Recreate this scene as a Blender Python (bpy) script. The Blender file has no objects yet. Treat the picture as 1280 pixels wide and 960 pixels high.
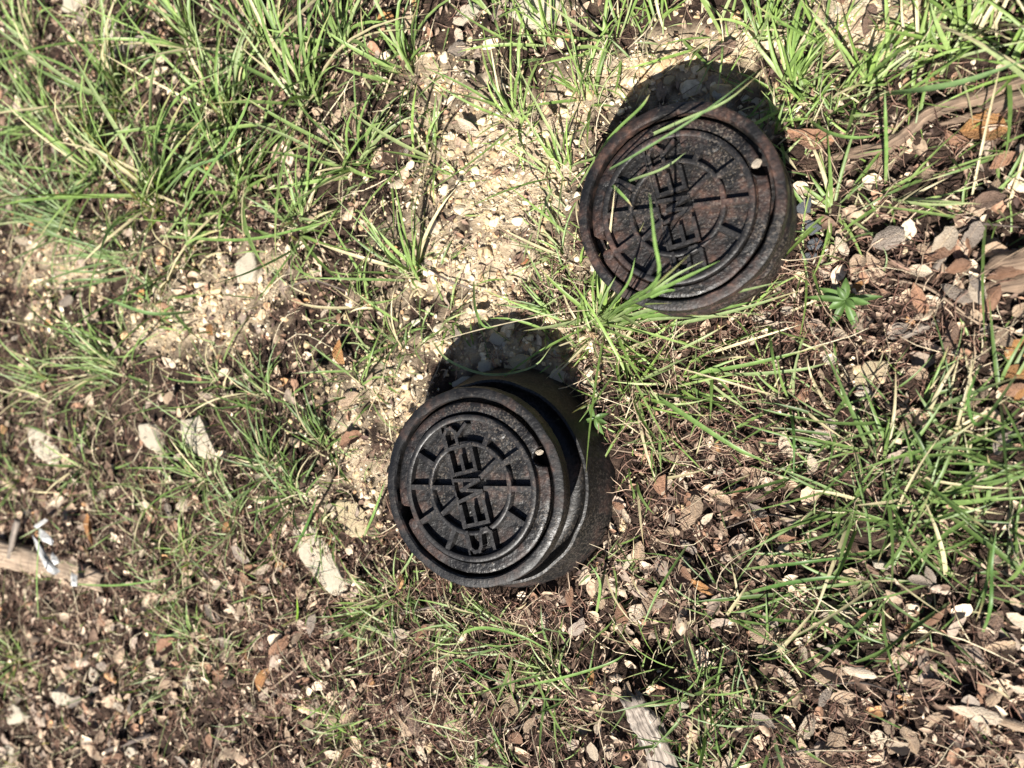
import bpy, bmesh, math, random
import numpy as np
from mathutils import Vector, Matrix

SC = bpy.context.scene
COL = SC.collection
R = math.radians

# ------------------------------------------------------------------ camera
FPX = 962.0                       # focal length in pixels of the 1280 px wide photograph
TILT = math.atan(460 / FPX)       # the straight-down point lies right of the frame's middle
CAMH = 1.0
cam_d = bpy.data.cameras.new('camera')
cam = bpy.data.objects.new('camera', cam_d)
COL.objects.link(cam)
cam.location = (0, 0, CAMH)
cam.rotation_euler = (0, TILT, 0)
cam_d.sensor_width = 36
cam_d.lens = FPX / 1280 * 36
cam_d.clip_start = 0.01
cam_d.clip_end = 200
cam_d.dof.use_dof = True
cam_d.dof.focus_distance = 1.02
cam_d.dof.aperture_fstop = cam_d.lens / 10.0
SC.camera = cam

# ------------------------------------------------------------------ sky and sun
SUN_EL = 51.0
SUN_DIR = Vector((0.13, -1.0, 0)).normalized()      # horizontal direction towards the sun
w = bpy.data.worlds.new('World')
SC.world = w
w.use_nodes = True
nt = w.node_tree
bg = nt.nodes['Background']
sky = nt.nodes.new('ShaderNodeTexSky')
sky.sky_type = 'NISHITA'
sky.sun_disc = False
sky.air_density = .6
sky.dust_density = .8
sky.sun_elevation = R(SUN_EL)
sky.sun_rotation = math.atan2(SUN_DIR.x, SUN_DIR.y)
nt.links.new(sky.outputs[0], bg.inputs[0])
bg.inputs[1].default_value = 0.05
sun_d = bpy.data.lights.new('sun', 'SUN')
sun_d.energy = 5.0
sun_d.angle = R(0.5)
sun_d.color = (1.0, 0.955, 0.88)
sun = bpy.data.objects.new('sun', sun_d)
COL.objects.link(sun)
to_sun = Vector((SUN_DIR.x * math.cos(R(SUN_EL)), SUN_DIR.y * math.cos(R(SUN_EL)), math.sin(R(SUN_EL))))
sun.rotation_euler = to_sun.to_track_quat('Z', 'Y').to_euler()
sun.location = to_sun * 5
SC.view_settings.view_transform = 'Standard'
SC.view_settings.look = 'None'
SC.view_settings.gamma = 1
SC.view_settings.exposure = 1.45
SC.view_settings.use_curve_mapping = False

# ------------------------------------------------------------------ layout maths
CT, ST = math.cos(TILT), math.sin(TILT)

def g(px, py, z=0.0):
    """photo pixel -> place on the plane at height z"""
    u = (px - 640) / FPX
    v = (480 - py) / FPX
    k = (CAMH - z) / (ST * u + CT)
    return Vector(((CT * u - ST) * k, v * k, z))

def to_px(x, y, z=0.0):
    dx, dy, dz = x, y, z - CAMH
    cx = CT * dx - ST * dz
    cz = ST * dx + CT * dz
    return 640 + FPX * cx / -cz, 480 - FPX * dy / -cz

def mm(px):
    """metres per photo pixel on the ground at column px"""
    return CAMH / ((ST * (px - 640) / FPX) + CT) / FPX

rng = np.random.default_rng(7)
random.seed(7)

_tab = np.random.default_rng(3).random((256, 256))
def vnoise(x, y, f, o=0):
    x = np.asarray(x, float) * f + 37.3 + o * 17.7
    y = np.asarray(y, float) * f + 11.9 + o * 5.3
    xi = np.floor(x).astype(int); yi = np.floor(y).astype(int)
    fx = x - xi; fy = y - yi
    fx = fx * fx * (3 - 2 * fx); fy = fy * fy * (3 - 2 * fy)
    a = _tab[xi % 256, yi % 256]; b = _tab[(xi + 1) % 256, yi % 256]
    c_ = _tab[xi % 256, (yi + 1) % 256]; d = _tab[(xi + 1) % 256, (yi + 1) % 256]
    return (a * (1 - fx) + b * fx) * (1 - fy) + (c_ * (1 - fx) + d * fx) * fy

def blobs(lst):
    A = np.array(lst, float)
    def f(px, py):
        px = np.clip(np.asarray(px, float), -40, 1320); py = np.clip(np.asarray(py, float), -40, 1000)
        r = np.zeros_like(px)
        for cx, cy, sx, sy, a in A:
            r = np.maximum(r, a * np.exp(-(((px - cx) / sx) ** 2 + ((py - cy) / sy) ** 2) * 0.7))
        return r
    return f

_gravel = blobs([(620,230,85,130,1),(600,330,100,80,1),(560,120,60,80,.6),(650,430,110,50,1),(500,520,60,65,1),
    (455,570,45,60,.8),(720,130,60,70,.7),(850,90,120,50,1),(930,60,70,35,.8),(1080,30,90,42,1),(300,370,90,55,.75),
    (230,400,70,45,.8),(110,330,100,45,.8),(60,380,45,40,.6),(430,620,55,45,.8),(420,520,60,60,.45),(700,20,60,35,.5),
    (960,110,45,60,.7),(775,640,14,60,.5),(470,300,50,60,.45),(1080,470,40,40,.45),(150,40,70,40,.35),(690,330,40,60,.7)])
def gravel_f(px, py):
    px = np.asarray(px, float); py = np.asarray(py, float)
    k = .30 + 1.0 * vnoise(px * .01, py * .01, 2.2, 6) * .6 + .55 * (vnoise(px * .01, py * .01, 6.5, 7) - .3)
    return np.clip(_gravel(px, py) * np.clip(k, .15, 1.15), 0, 1)
needle_f = blobs([(1040,400,170,75,1),(870,560,110,80,.9),(810,650,70,60,.8),(390,810,140,110,.8),(560,870,140,90,.9),
    (690,370,60,45,.6),(740,460,40,70,.6),(960,330,60,60,.8),(860,420,120,50,.8),(640,760,150,50,.7),(1150,170,120,50,.6),
    (80,700,100,90,.4),(330,680,100,60,.5),(1100,900,200,90,.6),(980,460,90,60,.9)])
leaf_f = blobs([(90,850,150,130,1),(60,720,120,90,.7),(60,640,110,60,.5),(330,720,120,90,.7),(310,860,140,110,.75),(520,900,130,80,.6),(690,900,120,90,.55),
    (790,740,90,60,.85),(880,640,90,70,.85),(930,600,60,60,.6),(1180,320,140,75,1),(1250,440,80,90,.95),(1240,190,90,50,.8),
    (1130,860,220,120,.85),(1000,790,120,70,.7),(900,720,90,60,.8),(860,920,70,60,.5),(1140,500,60,60,.45),(230,640,70,50,.5),
    (50,540,70,60,.4),(450,690,40,40,.4),(1100,300,60,45,.7),(640,860,90,60,.6),(250,150,260,210,.42),(330,300,200,200,.25),(1250,620,60,80,.4),(400,50,300,60,.35)])

C1 = g(588, 609, .125); C1.z = 0
C2v = Vector((-0.2118, 0.2047, 0))

PITS = [(815,818,34,-.045),(20,765,26,-.03),(60,860,22,-.02),(760,790,26,-.025),(660,440,70,-.012),(860,90,80,-.012),
        (1140,425,30,-.015),(345,330,18,-.02),(1250,300,22,-.015),(880,690,30,-.02),(470,420,30,-.012),(700,820,40,-.012),
        (1160,690,28,-.02),(310,800,30,-.012),(250,430,30,-.015),(25,925,20,-.02),(560,940,34,-.015),(935,655,20,-.015)]
MOUNDS = [(600,755,80,.008),(1100,30,120,.012),(120,430,120,.018),(1130,580,110,.012),(880,860,70,.01),(820,430,60,.008)]
_pm = [(g(a, b).x, g(a, b).y, c_ * mm(a), d) for a, b, c_, d in PITS + MOUNDS]

def flatk(x, y):
    k = np.ones_like(x)
    for c_ in (C1, C2v):
        k = np.minimum(k, np.clip((np.hypot(x - c_.x, y - c_.y) - .14) / .1, 0, 1))
    return k

def gz(x, y):
    x = np.asarray(x, float); y = np.asarray(y, float)
    z = (vnoise(x, y, 2.2) - .5) * .022 + (vnoise(x, y, 7, 1) - .5) * .014
    fine = (vnoise(x, y, 13, 8) - .5) * .016 * flatk(x, y) + (vnoise(x, y, 26, 2) - .5) * .014 + (vnoise(x, y, 60, 3) - .5) * .009 + (vnoise(x, y, 120, 4) - .5) * .004
    flat = np.ones_like(z)
    for c_ in (C1, C2v):
        d = np.hypot(x - c_.x, y - c_.y)
        flat = np.minimum(flat, np.clip((d - .15) / .15, 0, 1))
    z = z * flat
    for ax, ay, r, d in _pm:
        z = z + d * np.exp(-((x - ax) ** 2 + (y - ay) ** 2) / (r * r))
    for c_, r0 in ((C1, .172), (C2v, .128)):
        d = np.hypot(x - c_.x, y - c_.y)
        z = z + (.004 + .012 * vnoise(x, y, 11, 9)) * np.exp(-((d - r0) / .022) ** 2)
    return z + fine

def gz1(x, y):
    return float(gz(np.array([x]), np.array([y]))[0])

# ------------------------------------------------------------------ materials
def mat(name):
    m = bpy.data.materials.new(name)
    m.use_nodes = True
    return m, m.node_tree, m.node_tree.nodes['Principled BSDF']

def node(nt, t, **kw):
    n = nt.nodes.new(t)
    for k, v in kw.items():
        setattr(n, k, v)
    return n

def ramp(nt, fac, stops):
    r = node(nt, 'ShaderNodeValToRGB')
    e = r.color_ramp.elements
    while len(e) < len(stops):
        e.new(0.5)
    for el, (p, c) in zip(e, stops):
        el.position = p
        el.color = (*c, 1)
    nt.links.new(fac, r.inputs[0])
    return r

def noise(nt, scale, detail=6, rough=.6, vec=None):
    n = node(nt, 'ShaderNodeTexNoise')
    n.inputs['Scale'].default_value = scale
    n.inputs['Detail'].default_value = detail
    n.inputs['Roughness'].default_value = rough
    if vec is not None:
        nt.links.new(vec, n.inputs['Vector'])
    return n

def mixc(nt, a, b, fac, mode='MIX'):
    m = node(nt, 'ShaderNodeMix', data_type='RGBA', blend_type=mode)
    for sock, v in ((m.inputs[6], a), (m.inputs[7], b), (m.inputs[0], fac)):
        if hasattr(v, 'links'):
            nt.links.new(v, sock)
        elif isinstance(v, (int, float)):
            sock.default_value = v
        else:
            sock.default_value = (*v, 1)
    return m.outputs[2]

def bump(nt, bsdf, height, strength, dist):
    b = node(nt, 'ShaderNodeBump')
    b.inputs['Strength'].default_value = strength
    b.inputs['Distance'].default_value = dist
    nt.links.new(height, b.inputs['Height'])
    nt.links.new(b.outputs[0], bsdf.inputs['Normal'])
    return b

def obj_coord(nt):
    return node(nt, 'ShaderNodeTexCoord').outputs['Object']

def m_ground():
    m, nt, b = mat('soil')
    v = obj_coord(nt)
    at = node(nt, 'ShaderNodeAttribute', attribute_name='gravel')
    n1 = noise(nt, 60, 8, .7, v)
    n2 = noise(nt, 9, 5, .6, v)
    n3 = noise(nt, 260, 4, .6, v)
    soil = ramp(nt, n1.outputs['Fac'], [(.25, (.009, .006, .005)), (.48, (.030, .019, .014)), (.6, (.066, .043, .031)), (.75, (.17, .12, .085))]).outputs[0]
    sand = ramp(nt, n1.outputs['Fac'], [(.25, (.17, .125, .08)), (.5, (.38, .30, .205)), (.75, (.60, .51, .385))]).outputs[0]
    add = node(nt, 'ShaderNodeMath', operation='MULTIPLY_ADD')
    nt.links.new(n2.outputs['Fac'], add.inputs[0]); add.inputs[1].default_value = .7
    sub = node(nt, 'ShaderNodeMath', operation='SUBTRACT'); nt.links.new(at.outputs['Fac'], sub.inputs[0]); sub.inputs[1].default_value = .35
    nt.links.new(sub.outputs[0], add.inputs[2])
    f = ramp(nt, add.outputs[0], [(.22, (0, 0, 0)), (.52, (1, 1, 1))])
    nt.links.new(mixc(nt, soil, sand, f.outputs[0]), b.inputs['Base Color'])
    b.inputs['Roughness'].default_value = .95
    b.inputs['Specular IOR Level'].default_value = .15
    s = node(nt, 'ShaderNodeMath', operation='ADD')
    nt.links.new(n1.outputs['Fac'], s.inputs[0]); nt.links.new(n3.outputs['Fac'], s.inputs[1])
    bump(nt, b, s.outputs[0], 1.0, .006)
    return m

def m_attr(name, rough=.85, spec=.2, nscale=250, lo=.65, hi=1.25, translucent=0., bumpd=.0006):
    m, nt, b = mat(name)
    at = node(nt, 'ShaderNodeAttribute', attribute_name='Col')
    n = noise(nt, nscale, 4, .6, obj_coord(nt))
    k = ramp(nt, n.outputs['Fac'], [(.3, (lo,) * 3), (.7, (hi,) * 3)]).outputs[0]
    c = mixc(nt, at.outputs['Color'], k, 1.0, 'MULTIPLY')
    nt.links.new(c, b.inputs['Base Color'])
    b.inputs['Roughness'].default_value = rough
    b.inputs['Specular IOR Level'].default_value = spec
    if bumpd:
        bump(nt, b, n.outputs['Fac'], .6, bumpd)
    if translucent:
        t = node(nt, 'ShaderNodeBsdfTranslucent')
        tc = mixc(nt, c, (1.0, 1.1, .45), 1.0, 'MULTIPLY')
        nt.links.new(tc, t.inputs[0])
        ms = node(nt, 'ShaderNodeMixShader'); ms.inputs[0].default_value = translucent
        nt.links.new(b.outputs[0], ms.inputs[1]); nt.links.new(t.outputs[0], ms.inputs[2])
        nt.links.new(ms.outputs[0], nt.nodes['Material Output'].inputs[0])
    return m

def m_leaf(name, c1, c2):
    m, nt, b = mat(name)
    oi = node(nt, 'ShaderNodeObjectInfo')
    v = obj_coord(nt)
    n = noise(nt, 4, 6, .65, v)
    n2 = noise(nt, 22, 4, .6, v)
    c = ramp(nt, n.outputs['Fac'], [(.3, c1), (.7, c2)]).outputs[0]
    sp = ramp(nt, n2.outputs['Fac'], [(.36, (.55, .5, .45)), (.46, (1, 1, 1))]).outputs[0]
    c = mixc(nt, c, sp, .8, 'MULTIPLY')
    hs = node(nt, 'ShaderNodeHueSaturation')
    mr = node(nt, 'ShaderNodeMapRange'); nt.links.new(oi.outputs['Random'], mr.inputs[0])
    mr.inputs[3].default_value = .7; mr.inputs[4].default_value = 1.25
    nt.links.new(mr.outputs[0], hs.inputs['Value']); nt.links.new(c, hs.inputs['Color'])
    nt.links.new(hs.outputs[0], b.inputs['Base Color'])
    b.inputs['Roughness'].default_value = .6
    b.inputs['Specular IOR Level'].default_value = .3
    bump(nt, b, n2.outputs['Fac'], .6, .04)
    sx = node(nt, 'ShaderNodeSeparateXYZ'); nt.links.new(v, sx.inputs[0])
    ab = node(nt, 'ShaderNodeMath', operation='ABSOLUTE'); nt.links.new(sx.outputs[1], ab.inputs[0])
    rib = ramp(nt, ab.outputs[0], [(.006, (1, 1, 1)), (.020, (0, 0, 0))]).outputs[0]
    ve = node(nt, 'ShaderNodeMath', operation='MULTIPLY_ADD'); nt.links.new(ab.outputs[0], ve.inputs[0]); ve.inputs[1].default_value = -.9
    nt.links.new(sx.outputs[0], ve.inputs[2])
    sn = node(nt, 'ShaderNodeMath', operation='SINE')
    ml = node(nt, 'ShaderNodeMath', operation='MULTIPLY'); nt.links.new(ve.outputs[0], ml.inputs[0]); ml.inputs[1].default_value = 62
    nt.links.new(ml.outputs[0], sn.inputs[0])
    vein = ramp(nt, sn.outputs[0], [(.8, (0, 0, 0)), (1.0, (.35, .35, .35))]).outputs[0]
    tot = mixc(nt, rib, vein, .5, 'ADD')
    cc = mixc(nt, hs.outputs[0], (1.35, 1.3, 1.2), 1.0, 'MULTIPLY')
    bw = node(nt, 'ShaderNodeRGBToBW'); nt.links.new(tot, bw.inputs[0])
    nt.links.new(mixc(nt, hs.outputs[0], cc, bw.outputs[0]), b.inputs['Base Color'])
    return m

def m_iron(name, rust_lo, rust_amt, bumpd, rough, grit, dark):
    m, nt, b = mat(name)
    v = obj_coord(nt)
    n1 = noise(nt, 20, 8, .65, v)
    n2 = noise(nt, 120, 3, .55, v)
    n3 = noise(nt, 300, 1, .5, v)
    n4 = noise(nt, 7, 3, .5, v)
    base = ramp(nt, n2.outputs['Fac'], [(.32, (.0022, .0020, .0020)), (.54, (.0050, .0045, .0044)), (.66, (.0090, .0080, .0076)), (.78, (.017, .0150, .0140))]).outputs[0]
    rust = ramp(nt, n2.outputs['Fac'], [(.32, (.008, .004, .003)), (.52, (.026, .0125, .0088)), (.74, (.075, .037, .024))]).outputs[0]
    f = ramp(nt, n1.outputs['Fac'], [(rust_lo, (0, 0, 0)), (rust_lo + .14, (rust_amt,) * 3)]).outputs[0]
    c = mixc(nt, mixc(nt, base, rust, f), (dark,) * 3, 1.0, 'MULTIPLY')
    dsum = node(nt, 'ShaderNodeMath', operation='MULTIPLY'); nt.links.new(n3.outputs['Fac'], dsum.inputs[0]); nt.links.new(n4.outputs['Fac'], dsum.inputs[1])
    dust_glints = ramp(nt, dsum.outputs[0], [(.30, (0, 0, 0)), (.40, (grit,) * 3)]).outputs[0]  # pale dusty specks painted into the colour, also standing in for missing glints
    c = mixc(nt, c, (.20, .165, .13), dust_glints)
    nt.links.new(c, b.inputs['Base Color'])
    rr = ramp(nt, n1.outputs['Fac'], [(.36, (rough,) * 3), (.60, (rough + .28,) * 3)]).outputs[0]
    nt.links.new(rr, b.inputs['Roughness'])
    b.inputs['Specular IOR Level'].default_value = .42
    s = node(nt, 'ShaderNodeMath', operation='ADD')
    ml = node(nt, 'ShaderNodeMath', operation='MULTIPLY'); nt.links.new(n3.outputs['Fac'], ml.inputs[0]); ml.inputs[1].default_value = .22
    nt.links.new(n2.outputs['Fac'], s.inputs[0]); nt.links.new(ml.outputs[0], s.inputs[1])
    bump(nt, b, s.outputs[0], 1.0, bumpd)
    return m

def m_rock(name, c1, c2, c3):
    m, nt, b = mat(name)
    v = obj_coord(nt)
    n1 = noise(nt, 30, 8, .7, v)
    n2 = noise(nt, 160, 5, .7, v)
    c = ramp(nt, n1.outputs['Fac'], [(.28, c1), (.48, c2), (.7, c3)]).outputs[0]
    k = ramp(nt, n2.outputs['Fac'], [(.3, (.55,) * 3), (.5, (1,) * 3)]).outputs[0]
    nt.links.new(mixc(nt, c, k, 1.0, 'MULTIPLY'), b.inputs['Base Color'])
    b.inputs['Roughness'].default_value = .9
    s = node(nt, 'ShaderNodeMath', operation='ADD')
    nt.links.new(n1.outputs['Fac'], s.inputs[0]); nt.links.new(n2.outputs['Fac'], s.inputs[1])
    bump(nt, b, s.outputs[0], .9, .004)
    return m

def m_wood(name, c1, c2, c3):
    """grain runs along the attribute 'grain' (u along, v around)"""
    m, nt, b = mat(name)
    at = node(nt, 'ShaderNodeAttribute', attribute_name='grain')
    mp = node(nt, 'ShaderNodeMapping'); mp.inputs['Scale'].default_value = (12, 260, 260)
    nt.links.new(at.outputs['Vector'], mp.inputs[0])
    n1 = noise(nt, 1.0, 6, .65, mp.outputs[0])
    n2 = noise(nt, 40, 5, .6, obj_coord(nt))
    c = ramp(nt, n1.outputs['Fac'], [(.3, c1), (.5, c2), (.72, c3)]).outputs[0]
    k = ramp(nt, n2.outputs['Fac'], [(.3, (.6,) * 3), (.6, (1.1,) * 3)]).outputs[0]
    nt.links.new(mixc(nt, c, k, 1.0, 'MULTIPLY'), b.inputs['Base Color'])
    b.inputs['Roughness'].default_value = .85
    bump(nt, b, n1.outputs['Fac'], .9, .004)
    return m

M_GROUND = m_ground()
M_GRASS = m_attr('grass_blade', .45, .35, 120, .75, 1.2, .30, 0)
M_LITTER = m_attr('dry_litter', .8, .2, 260, .55, 1.3, 0, .0006)
M_STONE = m_attr('limestone_gravel', .92, .15, 180, .6, 1.15, 0, .002)
IRON_A = (m_iron('black_cast_iron', .49, .9, .0017, .34, .30, .95), m_iron('smooth_black_iron', .52, .85, .0012, .38, .15, .9), m_iron('worn_black_iron', .56, .6, .0009, .36, .25, 1.9))
IRON_B = (m_iron('rusty_cast_iron', .46, .95, .0018, .36, .35, 1.0), m_iron('rusty_smooth_iron', .45, .9, .0014, .40, .2, 1.0), m_iron('worn_rusty_iron', .50, .8, .0010, .38, .3, 1.8))
M_ROCK = m_rock('pale_limestone', (.40, .32, .22), (.66, .57, .43), (.78, .71, .58))
M_ROCKY = m_rock('yellow_limestone', (.36, .26, .13), (.60, .48, .29), (.72, .62, .44))
M_ROCKG = m_rock('grey_stone', (.05, .055, .065), (.11, .12, .135), (.24, .25, .27))
M_CHIP = m_rock('cream_chip', (.45, .36, .26), (.62, .52, .40), (.72, .64, .52))
M_BARK = m_wood('tan_bark', (.05, .032, .022), (.15, .10, .066), (.26, .185, .125))
M_GREYWOOD = m_wood('weathered_wood', (.045, .036, .03), (.17, .138, .112), (.36, .30, .245))
M_PLANKW = m_wood('tan_wood', (.08, .055, .04), (.26, .19, .13), (.43, .34, .25))
M_PALEWOOD = m_wood('pale_weathered_wood', (.07, .055, .045), (.26, .215, .175), (.46, .40, .335))
M_TWIG = m_wood('dark_twig', (.03, .022, .02), (.09, .068, .055), (.2, .16, .13))
M_WHITE = m_rock('white_film', (.16, .155, .15), (.34, .335, .325), (.52, .515, .50))
LEAFPAL = [
    ('tan', m_leaf('leaf_tan', (.27, .19, .13), (.38, .285, .20))),
    ('pale beige', m_leaf('leaf_beige', (.40, .32, .235), (.52, .43, .33))),
    ('grey brown', m_leaf('leaf_greybrown', (.20, .16, .13), (.31, .26, .215))),
    ('reddish brown', m_leaf('leaf_redbrown', (.16, .085, .052), (.29, .17, .11))),
    ('dark brown', m_leaf('leaf_darkbrown', (.085, .055, .04), (.17, .115, .085))),
    ('orange brown', m_leaf('leaf_orange', (.27, .125, .045), (.40, .22, .095))),
]

# ------------------------------------------------------------------ mesh helpers
def mesh_np(name, V, faces, colors=None, smooth=True, m=None):
    """V (n,3); faces (k,3) or (k,4) array"""
    me = bpy.data.meshes.new(name)
    F = np.asarray(faces, np.int32)
    k, s = F.shape
    me.vertices.add(len(V)); me.vertices.foreach_set('co', np.asarray(V, np.float32).ravel())
    me.loops.add(k * s); me.loops.foreach_set('vertex_index', F.ravel())
    me.polygons.add(k)
    me.polygons.foreach_set('loop_start', np.arange(0, k * s, s, dtype=np.int32))
    me.polygons.foreach_set('use_smooth', np.full(k, smooth))
    if colors is not None:
        a = me.attributes.new('Col', 'FLOAT_COLOR', 'POINT')
        c4 = np.ones((len(V), 4), np.float32); c4[:, :3] = colors
        a.data.foreach_set('color', c4.ravel())
    me.update(calc_edges=True)
    if m: me.materials.append(m)
    return me

def link(name, me, parent=None, loc=None):
    o = bpy.data.objects.new(name, me)
    COL.objects.link(o)
    if parent is not None: o.parent = parent
    if loc is not None: o.location = loc
    return o

def tag(o, label=None, cat=None, group=None, kind=None):
    if label: o['label'] = label
    if cat: o['category'] = cat
    if group: o['group'] = group
    if kind: o['kind'] = kind
    return o

def empty(name, loc):
    o = bpy.data.objects.new(name, None)
    o.empty_display_size = .05
    COL.objects.link(o); o.location = loc
    return o

LABELS = {}
# ------------------------------------------------------------------ ground
def axis(lo, hi, step, far):
    mid = np.arange(lo, hi + step / 2, step)
    out = []
    s = step; p = hi
    while p < far:
        s *= 1.35; p += s; out.append(p)
    neg = []
    s = step; p = lo
    while p > -far:
        s *= 1.35; p -= s; neg.append(p)
    return np.array(neg[::-1] + list(mid) + out)

xs = axis(-2.05, .50, .0055, 40)
ys = axis(-1.05, 1.05, .0055, 40)
X, Y = np.meshgrid(xs, ys, indexing='ij')
Z = gz(X, Y)
nx, ny = len(xs), len(ys)
idx = np.arange(nx * ny).reshape(nx, ny)
Fq = np.stack([idx[:-1, :-1], idx[1:, :-1], idx[1:, 1:], idx[:-1, 1:]], -1).reshape(-1, 4)
me = mesh_np('ground', np.stack([X, Y, Z], -1).reshape(-1, 3), Fq, None, True, M_GROUND)
cz_ = ST * X + CT * (0 - CAMH)
PXg, PYg = to_px(np.clip(X, -2.2, .6), np.clip(Y, -1.2, 1.2), 0)
ga = me.attributes.new('gravel', 'FLOAT', 'POINT')
ga.data.foreach_set('value', gravel_f(PXg, PYg).astype(np.float32).ravel())
tag(link('ground', me), kind='structure')

# ------------------------------------------------------------------ cleanout boxes
def lathe(prof, n=72, closed_top=False):
    P = np.array(prof)
    a = np.linspace(0, 2 * np.pi, n, endpoint=False)
    V = np.stack([P[:, None, 0] * np.cos(a), P[:, None, 0] * np.sin(a), np.repeat(P[:, 1:2], n, 1)], -1).reshape(-1, 3)
    i = np.arange(len(P) - 1)[:, None] * n; j = np.arange(n)[None]; j2 = (j + 1) % n
    F = np.stack([i + j, i + j2, i + n + j2, i + n + j], -1).reshape(-1, 4)
    return V, F

def jitter_iron(V, amp, f, seed):
    V = V.copy()
    d = (vnoise(V[:, 0] + V[:, 2], V[:, 1] + V[:, 2] * .7, f, seed) - .5) * 2 * amp
    r = np.hypot(V[:, 0], V[:, 1]) + 1e-9
    V[:, 0] += V[:, 0] / r * d; V[:, 1] += V[:, 1] / r * d
    V[:, 2] += (vnoise(V[:, 0], V[:, 1], f, seed + 5) - .5) * amp
    return V

def autosmooth(o, ang=38):
    me = o.data
    bm = bmesh.new(); bm.from_mesh(me)
    for e in bm.edges:
        if len(e.link_faces) == 2 and e.calc_face_angle(0) > R(ang):
            e.smooth = False
    bm.to_mesh(me); bm.free()

def add_bar(bm, a, b, wd, z0, z1, top=.72):
    """raised rib with sloped sides from a to b"""
    a = Vector(a); b = Vector(b)
    d = (b - a).normalized(); n = Vector((-d.y, d.x))
    vs = []
    for p in (a, b):
        for s_, z, k in ((-1, z0, 1), (1, z0, 1), (1, z1, top), (-1, z1, top)):
            q = p + n * s_ * wd * .5 * k
            vs.append(bm.verts.new((q.x, q.y, z)))
    for f in ((0, 1, 2, 3), (7, 6, 5, 4), (0, 4, 5, 1), (1, 5, 6, 2), (2, 6, 7, 3), (3, 7, 4, 0)):
        bm.faces.new([vs[i] for i in f])

def bm_obj(name, bm, m, parent, bev=0):
    if bev:
        es = [e for e in bm.edges if len(e.link_faces) == 2 and e.calc_face_angle(0) > R(30)]
        bmesh.ops.bevel(bm, geom=es, offset=bev, segments=2, affect='EDGES', profile=.5)
    bmesh.ops.recalc_face_normals(bm, faces=bm.faces)
    me = bpy.data.meshes.new(name); bm.to_mesh(me); bm.free()
    me.materials.append(m)
    for p in me.polygons: p.use_smooth = True
    o = link(name, me, parent)
    autosmooth(o, 45)
    return o

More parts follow.
